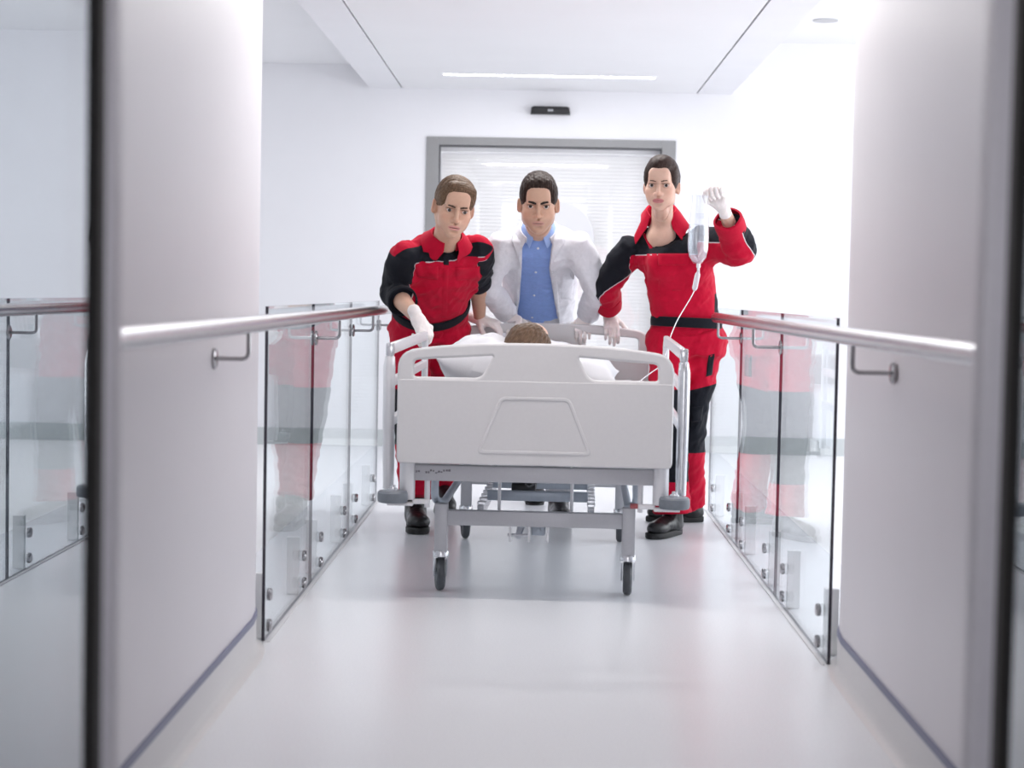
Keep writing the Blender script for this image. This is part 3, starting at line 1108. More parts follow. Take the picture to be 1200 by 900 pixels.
def np_mesh(name, verts, quads, m, parent=None, origin=None, attrs=None, cols=None):
    me = bpy.data.meshes.new(name)
    v = np.asarray(verts, float)
    if origin is not None: v = v - np.asarray(origin)
    me.vertices.add(len(v)); me.vertices.foreach_set('co', v.astype(np.float32).ravel())
    nq = len(quads)
    me.loops.add(nq * 4); me.loops.foreach_set('vertex_index', np.asarray(quads, np.int32).ravel())
    me.polygons.add(nq)
    me.polygons.foreach_set('loop_start', np.arange(0, nq * 4, 4, dtype=np.int32))
    me.update(calc_edges=True)
    me.polygons.foreach_set('use_smooth', np.ones(nq, bool))
    for k in (m if isinstance(m, (list, tuple)) else [m]): me.materials.append(k)
    for nm, a in (attrs or {}).items():
        at_ = me.attributes.new(nm, 'FLOAT', 'POINT'); at_.data.foreach_set('value', np.asarray(a, np.float32))
    if cols is not None:
        at_ = me.attributes.new('Col', 'FLOAT_COLOR', 'POINT')
        at_.data.foreach_set('color', np.concatenate([cols, np.ones((len(cols), 1))], 1).astype(np.float32).ravel())
    return link(name, me, parent)


def taubin(verts, quads, it=2, lam=0.5):
    v = verts.copy()
    for _ in range(it):
        for f in (lam, -lam * 1.04):
            s = np.zeros_like(v); c = np.zeros(len(v))
            for k in range(4):
                a, b = quads[:, k], quads[:, (k + 1) % 4]
                np.add.at(s, a, v[b]); np.add.at(c, a, 1)
            v = v + f * (s / np.maximum(c, 1)[:, None] - v)
    return v


# ---------------------------------------------------------------- cloth, skin and hair materials
def cloth(name, base, panel=None, pipe=None, rough=0.8, bump=0.35, sheen=0.06):
    """woven cloth; attribute 'panel' > 0 selects the second cloth colour, a thin piping runs along its border where 'pipe' > 0"""
    m = mat(name, base, rough, noise=0.05, nscale=60, bump=bump, bscale=90, sheen=sheen, spec=0.15)
    nt = m.node_tree
    b = nt.nodes['Principled BSDF']
    if panel:
        def attr(nm):
            a = nt.nodes.new('ShaderNodeAttribute'); a.attribute_name = nm
            return a.outputs['Fac']
        def math_(op, x, val):
            n = nt.nodes.new('ShaderNodeMath'); n.operation = op
            nt.links.new(x, n.inputs[0])
            if isinstance(val, (int, float)): n.inputs[1].default_value = val
            else: nt.links.new(val, n.inputs[1])
            return n.outputs[0]
        src = b.inputs['Base Color'].links[0].from_socket
        p = attr('panel')
        st = math_('GREATER_THAN', p, 0.0)
        mx = nt.nodes.new('ShaderNodeMix'); mx.data_type = 'RGBA'
        nt.links.new(st, mx.inputs['Factor']); nt.links.new(src, mx.inputs[6]); mx.inputs[7].default_value = (*panel, 1)
        out = mx.outputs[2]
        if pipe:
            ab = math_('ABSOLUTE', p, 0.0)
            lt = math_('LESS_THAN', ab, 0.0021)
            g = math_('MULTIPLY', lt, math_('GREATER_THAN', attr('pipe'), 0.0))
            m2 = nt.nodes.new('ShaderNodeMix'); m2.data_type = 'RGBA'
            nt.links.new(g, m2.inputs['Factor']); nt.links.new(out, m2.inputs[6]); m2.inputs[7].default_value = (*pipe, 1)
            out = m2.outputs[2]
        nt.links.new(out, b.inputs['Base Color'])
    return m


RED = (0.46, 0.003, 0.028)
BLK = (0.008, 0.009, 0.014)
m_jacket = cloth('red_and_black_work_cloth', RED, BLK, (0.55, 0.52, 0.55))
m_red = cloth('red_work_cloth', RED)
m_blk = cloth('black_work_cloth', BLK)
m_coat = cloth('white_coat_cotton', (0.70, 0.70, 0.745), rough=0.8, bump=0.2)
m_shirt = cloth('blue_shirt_cotton', (0.25, 0.375, 0.74), rough=0.7, bump=0.2)
m_shirt_c = cloth('pale_blue_collar_cotton', (0.36, 0.50, 0.84), rough=0.7, bump=0.15)
m_slack = cloth('light_grey_trouser_cloth', (0.55, 0.55, 0.58))
m_skin = mat('skin', (0.6, 0.4, 0.3), 0.45, noise=0.03, nscale=90, bump=0.06, bscale=500, sss=0.12, attr='Col', spec=0.4)
m_glove = mat('white_latex_glove', (0.84, 0.78, 0.765), 0.42, noise=0.03, nscale=60, bump=0.25, bscale=120, sss=0.1, spec=0.4)
m_eyew = mat('eye_white', (0.62, 0.58, 0.57), 0.2, noise=0.02, nscale=200)
m_iris = mat('dark_brown_iris', (0.025, 0.014, 0.010), 0.15)
m_iris2 = mat('grey_brown_iris', (0.06, 0.05, 0.045), 0.15)
m_boot = mat('black_boot_leather', (0.010, 0.010, 0.012), 0.32, noise=0.1, nscale=50, bump=0.15, bscale=160, spec=0.5)
m_sole = mat('black_rubber_sole', (0.014, 0.014, 0.015), 0.6)


def hair_mat(name, dark, light):
    m = mat(name, dark, 0.5, bump=0.25, bscale=14, stretch=(14, 3, 14), spec=0.18)
    nt = m.node_tree
    b = nt.nodes['Principled BSDF']
    n = nt.nodes.new('ShaderNodeTexNoise'); n.inputs['Scale'].default_value = 16; n.inputs['Detail'].default_value = 4
    mp = nt.nodes.new('ShaderNodeMapping'); mp.inputs['Scale'].default_value = (14, 2.5, 10)
    tc = nt.nodes.new('ShaderNodeTexCoord')
    nt.links.new(tc.outputs['Object'], mp.inputs['Vector']); nt.links.new(mp.outputs['Vector'], n.inputs['Vector'])
    r = nt.nodes.new('ShaderNodeValToRGB')
    r.color_ramp.elements[0].position = 0.22; r.color_ramp.elements[0].color = (*dark, 1)
    r.color_ramp.elements[1].position = 0.85; r.color_ramp.elements[1].color = (*light, 1)
    nt.links.new(n.outputs['Fac'], r.inputs['Fac']); nt.links.new(r.outputs['Color'], b.inputs['Base Color'])
    return m


m_brow_d = mat('dark_brow_hair', (0.016, 0.010, 0.008), 0.7, noise=0.2, nscale=300)
m_brow_b = mat('brown_brow_hair', (0.075, 0.045, 0.030), 0.7, noise=0.2, nscale=300)
h_brown = hair_mat('light_brown_hair', (0.060, 0.034, 0.020), (0.21, 0.130, 0.080))
h_dark = hair_mat('dark_brown_hair', (0.014, 0.008, 0.006), (0.055, 0.034, 0.027))
h_wdark = hair_mat('smooth_dark_brown_hair', (0.018, 0.010, 0.008), (0.060, 0.036, 0.030))
h_patient = hair_mat('short_brown_hair', (0.055, 0.032, 0.020), (0.19, 0.12, 0.078))


# ---------------------------------------------------------------- head
def smooth01(x, a, b):
    t = np.clip((x - a) / (b - a), 0, 1)
    return t * t * (3 - 2 * t)


def make_head(person, origin, M, neck_world, p, hairm, irism, skin, vox=0.0022, browm=None):
    """face looks along local -y, z up; p holds the proportions"""
    Mi = M.inverted()
    nb = np.array(Mi @ Vector(neck_world))
    W = p.get('w', 1.0); J = p.get('jaw', 1.0); fem = p.get('fem', 0.0)
    lo = V(-0.115, -0.135, min(-0.15, nb[2] - 0.07)); hi = V(0.115, 0.135, 0.135)
    lo = np.minimum(lo, nb - 0.10); hi = np.maximum(hi, nb + 0.10)
    f = Field(lo, hi, vox)
    f.add(ell((0, 0.020, 0.030), (0.0735 * W, 0.092, 0.084)), 0)
    f.add(ell((0, -0.026, 0.000), (0.0610 * W, 0.064, 0.088)), 0.028)
    f.add(ell((0, -0.030, -0.058), (0.050 * J, 0.056, 0.050)), 0.03)
    for s in (-1, 1):
        f.add(ell((s * 0.047 * J, -0.010, -0.066), (0.015, 0.030, 0.022), rot(25, 0, s * -12)), 0.03)
        f.add(ell((s * 0.043 * W, -0.062, -0.026), (0.018, 0.019, 0.014)), 0.03)      # cheek bones
        f.add(ell((s * 0.030, -0.066, -0.055), (0.020, 0.018, 0.026)), 0.035)           # cheeks
    f.add(ell((0, -0.078, -0.104), (0.020 * J, 0.017, 0.015)), 0.032)                  # chin
    f.add(cone((-0.034, -0.083, 0.020), (0.034, -0.083, 0.020), 0.009 - 0.003 * fem), 0.02)   # brow ridge
    f.add(ell((0, -0.083, 0.050), (0.044, 0.018, 0.030)), 0.03)                        # forehead
    for s in (-1, 1):                                                                  # eye sockets
        f.cut(ell((s * 0.0315, -0.1035, -0.001), (0.022, 0.0205, 0.0140)), 0.012)
        f.cut(ell((s * 0.013, -0.108, 0.000), (0.007, 0.014, 0.014)), 0.010)
    # nose
    nl = p.get('nose', 1.0)
    f.add(cone((0, -0.089, 0.008), (0, -0.089 - 0.023 * nl, -0.036), 0.0065, 0.0085), 0.009)
    f.add(ell((0, -0.0905 - 0.020 * nl, -0.040), (0.0105, 0.010, 0.0085)), 0.006)
    for s in (-1, 1):
        f.add(ell((s * 0.0125, -0.099, -0.0425), (0.0068, 0.0105, 0.0068)), 0.005)
        f.cut(ell((s * 0.0062, -0.105, -0.0500), (0.0034, 0.0055, 0.004)), 0.003)
    # mouth region and lips
    f.add(ell((0, -0.077, -0.070), (0.030, 0.020, 0.026)), 0.032)
    f.cut(ell((0, -0.1025, -0.056), (0.0035, 0.006, 0.008)), 0.006)
    f.add(cone((-0.021, -0.0910, -0.0690), (0, -0.0985, -0.0665), 0.0040, 0.0052), 0.006)
    f.add(cone((0.021, -0.0910, -0.0690), (0, -0.0985, -0.0665), 0.0040, 0.0052), 0.006)
    lw = 0.0058 + 0.0012 * fem
    f.add(cone((-0.013, -0.0930, -0.0770), (0, -0.0975, -0.0785), 0.0042, lw), 0.006)
    f.add(cone((0.013, -0.0930, -0.0770), (0, -0.0975, -0.0785), 0.0042, lw), 0.006)
    f.cut(ell((0, -0.1035, -0.0727), (0.0255, 0.0105, 0.0010)), 0.0022)
    f.cut(ell((0, -0.106, -0.0905), (0.016, 0.014, 0.006)), 0.010)
    # eyelid bulge with an opening for the eyeball
    op = p.get('open', 1.0)
    for s in (-1, 1):
        f.add(ell((s * 0.0315, -0.0770, -0.003), (0.0170, 0.0150, 0.0135)), 0.005)
        f.cut(ell((s * 0.0315, -0.0960, -0.0035), (0.0158, 0.0125, 0.0060 * op), rot(0, s * -4, 0)), 0.002)
        f.add(cone((s * 0.018, -0.0880, 0.0085), (s * 0.044, -0.0815, 0.0075), 0.0035, 0.0035), 0.008)
    # ears
    for s in (-1, 1):
        R = rot(-10, 0, s * 14)
        c = V(s * (0.0815 - 0.003 * fem) * W, 0.012, -0.010)
        es = 1 - 0.2 * fem
        f.add(ell(c, (0.0075, 0.0175 * es, 0.0275 * es), R), 0.006)
        f.cut(ell(c + V(s * 0.010, -0.003, 0.002), (0.0055, 0.0105, 0.018), R), 0.004)
        f.add(ell(c + V(-s * 0.010, -0.002, -0.002), (0.011, 0.016, 0.026), R), 0.004)
        f.add(ell(c + V(s * -0.003, -0.005, -0.022), (0.006, 0.009, 0.009), R), 0.005)
    # neck
    nr = p.get('neck', 0.052)
    f.add(cone((0, 0.022, -0.035), nb, nr, nr * 1.06), 0.012)
    f.add(cone((0, -0.020, -0.085), nb + V(0, -0.012, 0), 0.026, nr * 0.8), 0.016)
    for s in ((-1, 1) if not fem else ()):
        f.add(cone((s * 0.056, 0.02, -0.045), nb + V(s * 0.012, -0.036, -0.02), 0.010, 0.009), 0.02)
    if p.get('chest'): f.add(ell(nb + V(0, -0.012, -0.055), (0.070, 0.078, 0.070)), 0.03)
    v, q = f.mesh()
    v = taubin(v, q, 1)
    v[:, 2] = np.where((v[:, 2] < -0.02) & (v[:, 1] < 0.06), -0.02 + (v[:, 2] + 0.02) * p.get('low', 1.0), v[:, 2])
    # skin colouring
    sk = np.array(skin); x, y, z = v.T
    col = np.tile(sk, (len(v), 1))
    def blend(mask, c):
        nonlocal col
        col = col * (1 - mask[:, None]) + np.array(c) * mask[:, None]
    g = lambda cx, cy, cz, rx, ry, rz: np.exp(-(((x - cx) / rx) ** 2 + ((y - cy) / ry) ** 2 + ((z - cz) / rz) ** 2))
    for s in (-1, 1):
        blend(0.35 * g(s * 0.042, -0.075, -0.035, 0.02, 0.04, 0.018), sk * V(1.05, 0.72, 0.66))
        blend(0.35 * g(s * 0.084, 0.01, -0.01, 0.010, 0.03, 0.035), sk * V(1.0, 0.66, 0.6))
        blend(0.6 * g(s * 0.0315, -0.09, -0.002, 0.020, 0.03, 0.010), sk * V(0.60, 0.46, 0.42))  # eye-socket shade painted into the skin colour
        blend(0.9 * np.clip(g(s * 0.031, -0.092, 0.0036, 0.0175, 0.02, 0.0024) * 1.3, 0, 1), sk * V(0.16, 0.12, 0.11))
    blend(0.3 * g(0, -0.11, -0.04, 0.014, 0.02, 0.012), sk * V(1.0, 0.68, 0.6))
    LOW = p.get('low', 1.0)
    lip = p.get('lip', (0.42, 0.16, 0.15))
    lm = smooth01(-((np.abs(x) / 0.0255) ** 2.2 + (np.abs(z + 0.02 + 0.0525 * LOW) / (0.0098 + 0.001 * fem)) ** 2), -1.15, -0.75) * (y < -0.075)
    blend(0.85 * lm, lip)
    blend(0.8 * smooth01(-((x / 0.025) ** 2 + ((z + 0.02 + 0.0527 * LOW) / 0.0015) ** 2), -1.2, -0.5) * (y < -0.075), np.array(lip) * 0.35)
    st = p.get('stubble', 0.0)
    if st:
        beard = smooth01(-z, 0.045, 0.062) * smooth01(-y, -0.03, 0.02) * (1 - smooth01(-z, 0.115, 0.135))
        blend(st * beard * (1 - lm), sk * V(0.52, 0.50, 0.52))
    Mn = np.array(M)
    wv = v @ Mn[:3, :3].T + Mn[:3, 3]
    result = (wv, q, col)
    # eyeballs
    for s in (-1, 1):
        bm = bmesh.new()
        bmesh.ops.create_uvsphere(bm, u_segments=16, v_segments=12, radius=0.0134)
        c = Vector((s * 0.0315, -0.0785, -0.0035))
        for vv in bm.verts: vv.co = M @ (vv.co + c) - Vector(origin)
        e = obj('eye', bm, m_eyew, person, smooth=80)
        gz = Vector(p.get('gaze', (0, -1, 0))).normalized()
        bm = bmesh.new()
        lathe(bm, [(0.0, 0.0015), (0.0038, 0.0012), (0.0066, 0.0), (0.0066, -0.002)], M_axis(c + gz * 0.0124, gz), 16)
        for vv in bm.verts: vv.co = M @ vv.co - Vector(origin)
        obj('iris', bm, irism, e, smooth=60)
    # eyebrows
    near = (v[q[:, 0], 2] > -0.012) & (v[q[:, 0], 2] < 0.05) & (v[q[:, 0], 1] < -0.04)
    tree = BVHTree.FromPolygons(v.tolist(), q[near].tolist())
    bz = p.get('brow_z', 0.0); bh = 1.3 * p.get('brow', 1.0); bt = p.get('brow_tilt', 0.0)
    for s in (-1, 1):
        fb = Field((-0.065, -0.115, -0.01), (0.065, -0.05, 0.05), 0.0016)
        pts = [(0.0120, -0.0965, 0.0130 - bt), (0.022, -0.0965, 0.0160 - bt * 0.3), (0.036, -0.0905, 0.0178), (0.051, -0.0760, 0.0130)]
        rr = [0.0030 * bh, 0.0036 * bh, 0.0030 * bh, 0.0014]
        for a, b_, r0, r1 in zip(pts, pts[1:], rr, rr[1:]):
            fb.add(cone((s * a[0], a[1], a[2] + bz), (s * b_[0], b_[1], b_[2] + bz), r0, r1), 0.002)
        bv, bq = fb.mesh()
        # drape the brow on the face
        for i_ in range(len(bv)):
            h = tree.ray_cast(Vector((bv[i_, 0], -0.2, bv[i_, 2])), Vector((0, 1, 0)))
            if h[0] is not None:
                bv[i_, 1] = h[0].y + np.clip((bv[i_, 1] + 0.092) * 0.25, -0.0016, 0.0016) - 0.0002
        bv = bv @ Mn[:3, :3].T + Mn[:3, 3]
        np_mesh('eyebrow', bv, bq, browm or hairm, person, origin)
    # hair
    style = p['hair']
    fh = Field((-0.11, -0.125, -0.13), (0.11, 0.15, 0.16), 0.0024)
    if style == 'side':           # combed over to one side, short sides
        fh.add(ell((0, 0.020, 0.032), (0.0800 * W, 0.099, 0.089)), 0)
        fh.add(ell((0.004, -0.012, 0.070), (0.070 * W, 0.082, 0.052), rot(6, 8, 0)), 0.02)
        fh.add(cone((-0.034, -0.068, 0.082), (0.050, -0.062, 0.076), 0.022, 0.018), 0.02)
    elif style == 'crop':          # short and swept up
        fh.add(ell((0, 0.020, 0.032), (0.0800 * W, 0.099, 0.089)), 0)
        fh.add(ell((0, -0.014, 0.074), (0.066 * W, 0.080, 0.058)), 0.02)
        fh.add(cone((-0.036, -0.066, 0.080), (0.034, -0.066, 0.084), 0.020, 0.022), 0.02)
    elif style == 'back':          # pulled back tightly, small tail at the nape
        fh.add(ell((0, 0.020, 0.032), (0.0805 * W, 0.099, 0.090)), 0)
        fh.add(ell((0, -0.004, 0.070), (0.066 * W, 0.086, 0.062)), 0.02)
        fh.add(ell((0, -0.034, 0.082), (0.052 * W, 0.062, 0.044)), 0.02)
        fh.add(ell((0, 0.108, 0.02), (0.034, 0.026, 0.034)), 0.02)
        fh.add(cone((0, 0.118, 0.0), (0.02, 0.105, -0.10), 0.020, 0.010), 0.02)
    else:                          # patient: short all over
        fh.add(ell((0, 0.022, 0.034), (0.0780 * W, 0.098, 0.090)), 0)
        fh.add(ell((0, -0.01, 0.066), (0.066 * W, 0.080, 0.052)), 0.02)
    def face_cuts():
        if style == 'side':
            fh.cut(ell((-0.002, -0.115, -0.030), (0.0600 * W, 0.090, 0.089)), 0.006)
            fh.cut(ell((0, -0.115, -0.10), (0.085, 0.110, 0.095)), 0.008)
        elif style == 'crop':
            fh.cut(ell((0, -0.115, -0.028), (0.0590 * W, 0.088, 0.084)), 0.006)
            fh.cut(ell((0, -0.115, -0.10), (0.085, 0.110, 0.090)), 0.008)
        elif style == 'back':
            fh.cut(ell((0, -0.112, -0.040), (0.0630 * W, 0.086, 0.081)), 0.012)
            fh.cut(ell((0, -0.115, -0.10), (0.085, 0.118, 0.095)), 0.010)
        else:
            fh.cut(ell((0, -0.112, -0.020), (0.060 * W, 0.082, 0.092)), 0.008)
            fh.cut(ell((0, -0.115, -0.10), (0.085, 0.110, 0.090)), 0.008)
    for s in (-1, 1):
        fh.add(ell((s * 0.050 * W, -0.030, 0.042), (0.0275, 0.042, 0.050)) if style != 'back' else ell((s * 0.055 * W, -0.026, 0.034), (0.0225, 0.036, 0.052)), 0.012)
    face_cuts()
    for s in (-1, 1):              # clear the ears, trim the nape
        fh.cut(ell((s * 0.083 * W, 0.010, -0.016), (0.020, 0.022, 0.034), rot(-10, 0, 0)), 0.004)
        fh.cut(ell((s * 0.075, 0.02, -0.085), (0.035, 0.045, 0.045)), 0.01)
    fh.cut(obox((0, 0.0, -0.155), (0.2, 0.2, 0.085)), 0.01)
    rs = np.random.RandomState(5)
    def strands(P):
        # fine locks running with the comb direction
        if style == 'side': u = P[:, 1] * 1.0 + P[:, 2] * 0.7 - P[:, 0] * 0.25; w = P[:, 0]
        elif style == 'crop': u = P[:, 0] + 0.3 * P[:, 1]; w = P[:, 1]
        else: u = np.arctan2(P[:, 0], P[:, 2] + 0.05) * 0.09; w = P[:, 1]
        a = np.sin(u * 620 + 2.5 * np.sin(w * 60 + 1)) + 0.7 * np.sin(u * 370 + 3 * np.sin(w * 35 + u * 50))
        b = np.sin(P[:, 0] * 210 + 1) * np.sin(P[:, 1] * 190) * np.sin(P[:, 2] * 230 + 2)
        k = 0.5 if style == 'back' else 1.0
        return (-0.0008 * a - (0.0016 if style in ('crop', 'patient') else 0.0008) * b) * k
    fh.disp(strands)
    hv, hq = fh.mesh()
    # local coordinates kept so that the locks follow the head
    ho = np_mesh('hair', hv, hq, hairm, person)
    ho.matrix_local = Matrix.Translation(-Vector(origin)) @ M
    return result


# ---------------------------------------------------------------- hands (gloved)
def hand_prims(Wp, D, N, left, curls, thumb=(0.35, 0.35), spread=0.05, k=1.0, grow=0.0):
    D = unit(D); N = unit(np.asarray(N, float) - D * (np.asarray(N, float) @ D))
    S = np.cross(D, N) if left else np.cross(N, D)
    W_ = np.asarray(Wp, float)
    out = []
    P = lambda d, s, n: W_ + k * (D * d + S * s + N * n)
    g = grow
    out.append((cone(P(-0.035, 0, 0), P(0.012, 0, 0), 0.027 * k + g, 0.0265 * k + g), 0.01))
    for s0, s1 in ((-0.013, -0.027), (0.0, -0.009), (0.006, 0.010), (0.014, 0.027)):
        out.append((cone(P(0.008, s0, 0), P(0.082, s1, 0.002), 0.0165 * k + g, 0.0118 * k + g), 0.016))
    out.append((ell(P(0.030, 0.026, -0.010), (0.024 * k, 0.019 * k, 0.017 * k), np.stack([D, S, N], 1)), 0.014))
    lens = ((0.045, 0.027, 0.022), (0.050, 0.031, 0.023), (0.046, 0.029, 0.022), (0.037, 0.022, 0.019))
    offs = (0.028, 0.0095, -0.0095, -0.0275)
    knd = (0.083, 0.087, 0.084, 0.076)
    rad = (0.0098, 0.0100, 0.0096, 0.0086)
    for i in range(4):
        p = P(knd[i], offs[i], 0.002)
        c = curls[i] if isinstance(curls[0], (list, tuple)) else curls
        ang = 0.0
        lat = spread * (1.0, 0.3, -0.4, -1.1)[i]
        d0 = unit(D + S * lat)
        for j in range(3):
            ang += c[j]
            d = d0 * cos(ang) - N * sin(ang)
            e = p + d * lens[i][j] * k
            r0 = rad[i] * (1 - 0.09 * j) * k + g; r1 = rad[i] * (1 - 0.09 * (j + 1)) * k + g
            out.append((cone(p, e, r0, r1), 0.004))
            p = e
    # thumb leaves the side of the palm near its base
    p = P(0.022, 0.026, -0.006)
    d = unit(D * 0.62 + S * 0.72 - N * 0.30)
    for L, r0, r1, a in ((0.040, 0.0135, 0.0112, 0), (0.032, 0.0112, 0.0100, thumb[0]), (0.027, 0.0098, 0.0080, thumb[1])):
        d = unit(d * cos(a) + unit(D * 0.8 - S * 0.75 - N * 0.45) * sin(a))
        e = p + d * L * k
        out.append((cone(p, e, r0 * k + g, r1 * k + g), 0.006))
        p = e
    return out


def make_glove(person, origin, *a, fore=None, **kw):
    pr = hand_prims(*a, **kw)
    lo = np.min([q[0][1] for q in pr], 0) - 0.012; hi = np.max([q[0][2] for q in pr], 0) + 0.012
    f = Field(lo, hi, 0.0021)
    for q, k in pr: f.add(q, k)
    f.disp(wrinkle(11, 0.0011, (0.012, 0.035), 8))
    if fore is not None:            # cut the glove off at the wrist, with a soft rolled edge
        n = unit(np.asarray(fore) - np.asarray(a[0]))
        c = np.asarray(a[0]) + n * 0.036
        f.clip(n, n @ c)
        x, y = frame_from(Vector(n)); x, y = np.array(x), np.array(y)
    v, q = f.mesh()
    return np_mesh('glove', taubin(v, q, 1), q, m_glove, person, origin)


# ---------------------------------------------------------------- shoes
def make_shoe(person, origin, ank, direc, pitch=0.0, k=1.0, name='boot'):
    d = unit(V(direc[0], direc[1], 0)); s = np.cross(V(0, 0, 1), d)
    R = np.stack([d, s, V(0, 0, 1)], 1)
    base = V(ank[0], ank[1], 0)
    pv = base + d * 0.16
    Rp = np.array(Matrix.Rotation(pitch, 3, Vector(s)))       # heel lift
    T = lambda a, b, c: pv + Rp @ ((base + (d * a + s * b + V(0, 0, c)) * k) - pv)
    RR = Rp @ R
    f = Field(base - 0.30, base + 0.32, 0.004)
    f.add(cone(T(-0.02, 0, 0.055), T(-0.015, 0, 0.15), 0.044 * k, 0.050 * k), 0.0)
    f.add(ell(T(-0.028, 0, 0.050), (0.052 * k, 0.040 * k, 0.050 * k), RR), 0.02)
    f.add(ell(T(0.055, 0, 0.055), (0.085 * k, 0.041 * k, 0.040 * k), RR), 0.03)
    f.add(ell(T(0.135, 0.004, 0.046), (0.062 * k, 0.048 * k, 0.036 * k), RR), 0.02)
    f.disp(wrinkle(5, 0.0012, (0.02, 0.05), 6))
    n = RR @ V(0, 0, -1)
    f.clip(n, n @ T(0, 0, 0.022))
    v, q = f.mesh()
    sh = np_mesh(name, v, q, m_boot, person, origin)
    outl = [(-0.082, 0.0), (-0.076, 0.024), (-0.05, 0.037), (0.0, 0.036), (0.06, 0.042), (0.13, 0.052), (0.175, 0.044), (0.198, 0.022), (0.203, 0.0),
            (0.196, -0.022), (0.172, -0.042), (0.13, -0.048), (0.06, -0.038), (0.0, -0.035), (-0.05, -0.037), (-0.076, -0.024)]
    bm = bmesh.new()
    Mx = Matrix(RR.tolist()).to_4x4(); Mx.translation = Vector(T(0, 0, 0) - np.asarray(origin))
    prism(bm, [(x * k, y * k) for x, y in outl], 0.001, 0.028 * k, Mx, 0.005)
    obj('sole', bm, m_sole, sh, smooth=40)
    # laces
    bm = bmesh.new()
    for j in range(3):
        c = T(0.040 + 0.022 * j, 0, 0.094 - 0.010 * j) - np.asarray(origin)
        a = T(0.040 + 0.022 * j, 0.024, 0.084 - 0.010 * j) - np.asarray(origin); b_ = T(0.040 + 0.022 * j, -0.024, 0.084 - 0.010 * j) - np.asarray(origin)
        tube(bm, [a, c, b_], 0.003, 6)
    obj('laces', bm, m_blk, sh, smooth=40)
    return sh


# ---------------------------------------------------------------- surface patches: flaps, collars, lapels, buttons
def tree_of(o, origin):
    me = o.data
    n = len(me.vertices)
    co = np.empty(n * 3, np.float32); me.vertices.foreach_get('co', co)
    co = co.reshape(-1, 3) + np.asarray(origin)
    idx = np.empty(len(me.polygons) * 4, np.int32); me.loops.foreach_get('vertex_index', idx)
    return BVHTree.FromPolygons(co.tolist(), idx.reshape(-1, 4).tolist())


def patch(name, tree, quad, direction, m, parent, origin, lift=0.003, thick=0.004, nu=12, nv=10, start=0.5, default=None, edge_round=True):
    """cloth patch: bilinear quad (a,b,c,d world points) cast along direction onto the surface below"""
    a, b, c, d = [np.asarray(p, float) for p in quad]
    dr = unit(direction)
    bm = bmesh.new()
    topv, botv = [], []
    for i in range(nu + 1):
        rt, rb = [], []
        for j in range(nv + 1):
            u, v = i / nu, j / nv
            p = (a * (1 - u) + b * u) * (1 - v) + (d * (1 - u) + c * u) * v
            h = tree.ray_cast(Vector(p - dr * start), Vector(dr))
            loc = np.array(h[0]) if h[0] is not None else p
            if h[0] is None and rt: loc = np.array(rt[-1].co) + np.asarray(origin) + dr * lift
            e = lift
            if edge_round and (i in (0, nu) or j in (0, nv)): e = lift * 0.45
            rt.append(bm.verts.new(loc - dr * e - np.asarray(origin)))
            rb.append(bm.verts.new(loc + dr * thick - np.asarray(origin)))
        topv.append(rt); botv.append(rb)
    for i in range(nu):
        for j in range(nv):
            bm.faces.new((topv[i][j], topv[i + 1][j], topv[i + 1][j + 1], topv[i][j + 1]))
            bm.faces.new((botv[i][j], botv[i][j + 1], botv[i + 1][j + 1], botv[i + 1][j]))
    for i in range(nu):
        bm.faces.new((topv[i][0], botv[i][0], botv[i + 1][0], topv[i + 1][0]))
        bm.faces.new((topv[i][nv], topv[i + 1][nv], botv[i + 1][nv], botv[i][nv]))
    for j in range(nv):
        bm.faces.new((topv[0][j], topv[0][j + 1], botv[0][j + 1], botv[0][j]))
        bm.faces.new((topv[nu][j], botv[nu][j], botv[nu][j + 1], topv[nu][j + 1]))
    return obj(name, bm, m, parent, smooth=60)


def sheet(name, rows, m, parent, origin, thick=0.004):
    """thin cloth sheet from a grid of points (list of rows), thickened"""
    bm = bmesh.new()
    G = [[bm.verts.new(np.asarray(p) - np.asarray(origin)) for p in r] for r in rows]
    for i in range(len(G) - 1):
        for j in range(len(G[0]) - 1):
            bm.faces.new((G[i][j], G[i + 1][j], G[i + 1][j + 1], G[i][j + 1]))
    bmesh.ops.recalc_face_normals(bm, faces=bm.faces)
    bmesh.ops.solidify(bm, geom=bm.faces[:], thickness=thick)
    return obj(name, bm, m, parent, smooth=60)


def ring_band(name, c, T, R, a, b, h, m, parent, origin, thick=0.006, n=40, wav=0.0):
    """belt or cuff: elliptical band around axis T"""
    T = unit(T); R = unit(np.asarray(R) - T * (np.asarray(R) @ T)); F = np.cross(R, T)
    bm = bmesh.new()
    prof = [(0, -h / 2), (thick, -h / 2 + 0.002), (thick * 1.25, 0), (thick, h / 2 - 0.002), (0, h / 2)]
    rings = []
    for o_, z in prof:
        rings.append([bm.verts.new(np.asarray(c) + R * (a + o_) * cos(2 * pi * k / n) + F * (b + o_) * sin(2 * pi * k / n) + T * (z + wav * sin(3 * 2 * pi * k / n)) - np.asarray(origin)) for k in range(n)])
    for A, B in zip(rings, rings[1:]):
        for k in range(n): bm.faces.new((A[k], A[(k + 1) % n], B[(k + 1) % n], B[k]))
    return obj(name, bm, m, parent, smooth=60)

# ---------------------------------------------------------------- people
def lims(lofts, extra=0.05):
    lo = np.min([l.p.min(0) - l.ab.max() for l in lofts], 0) - extra
    hi = np.max([l.p.max(0) + l.ab.max() for l in lofts], 0) + extra
    return lo, hi


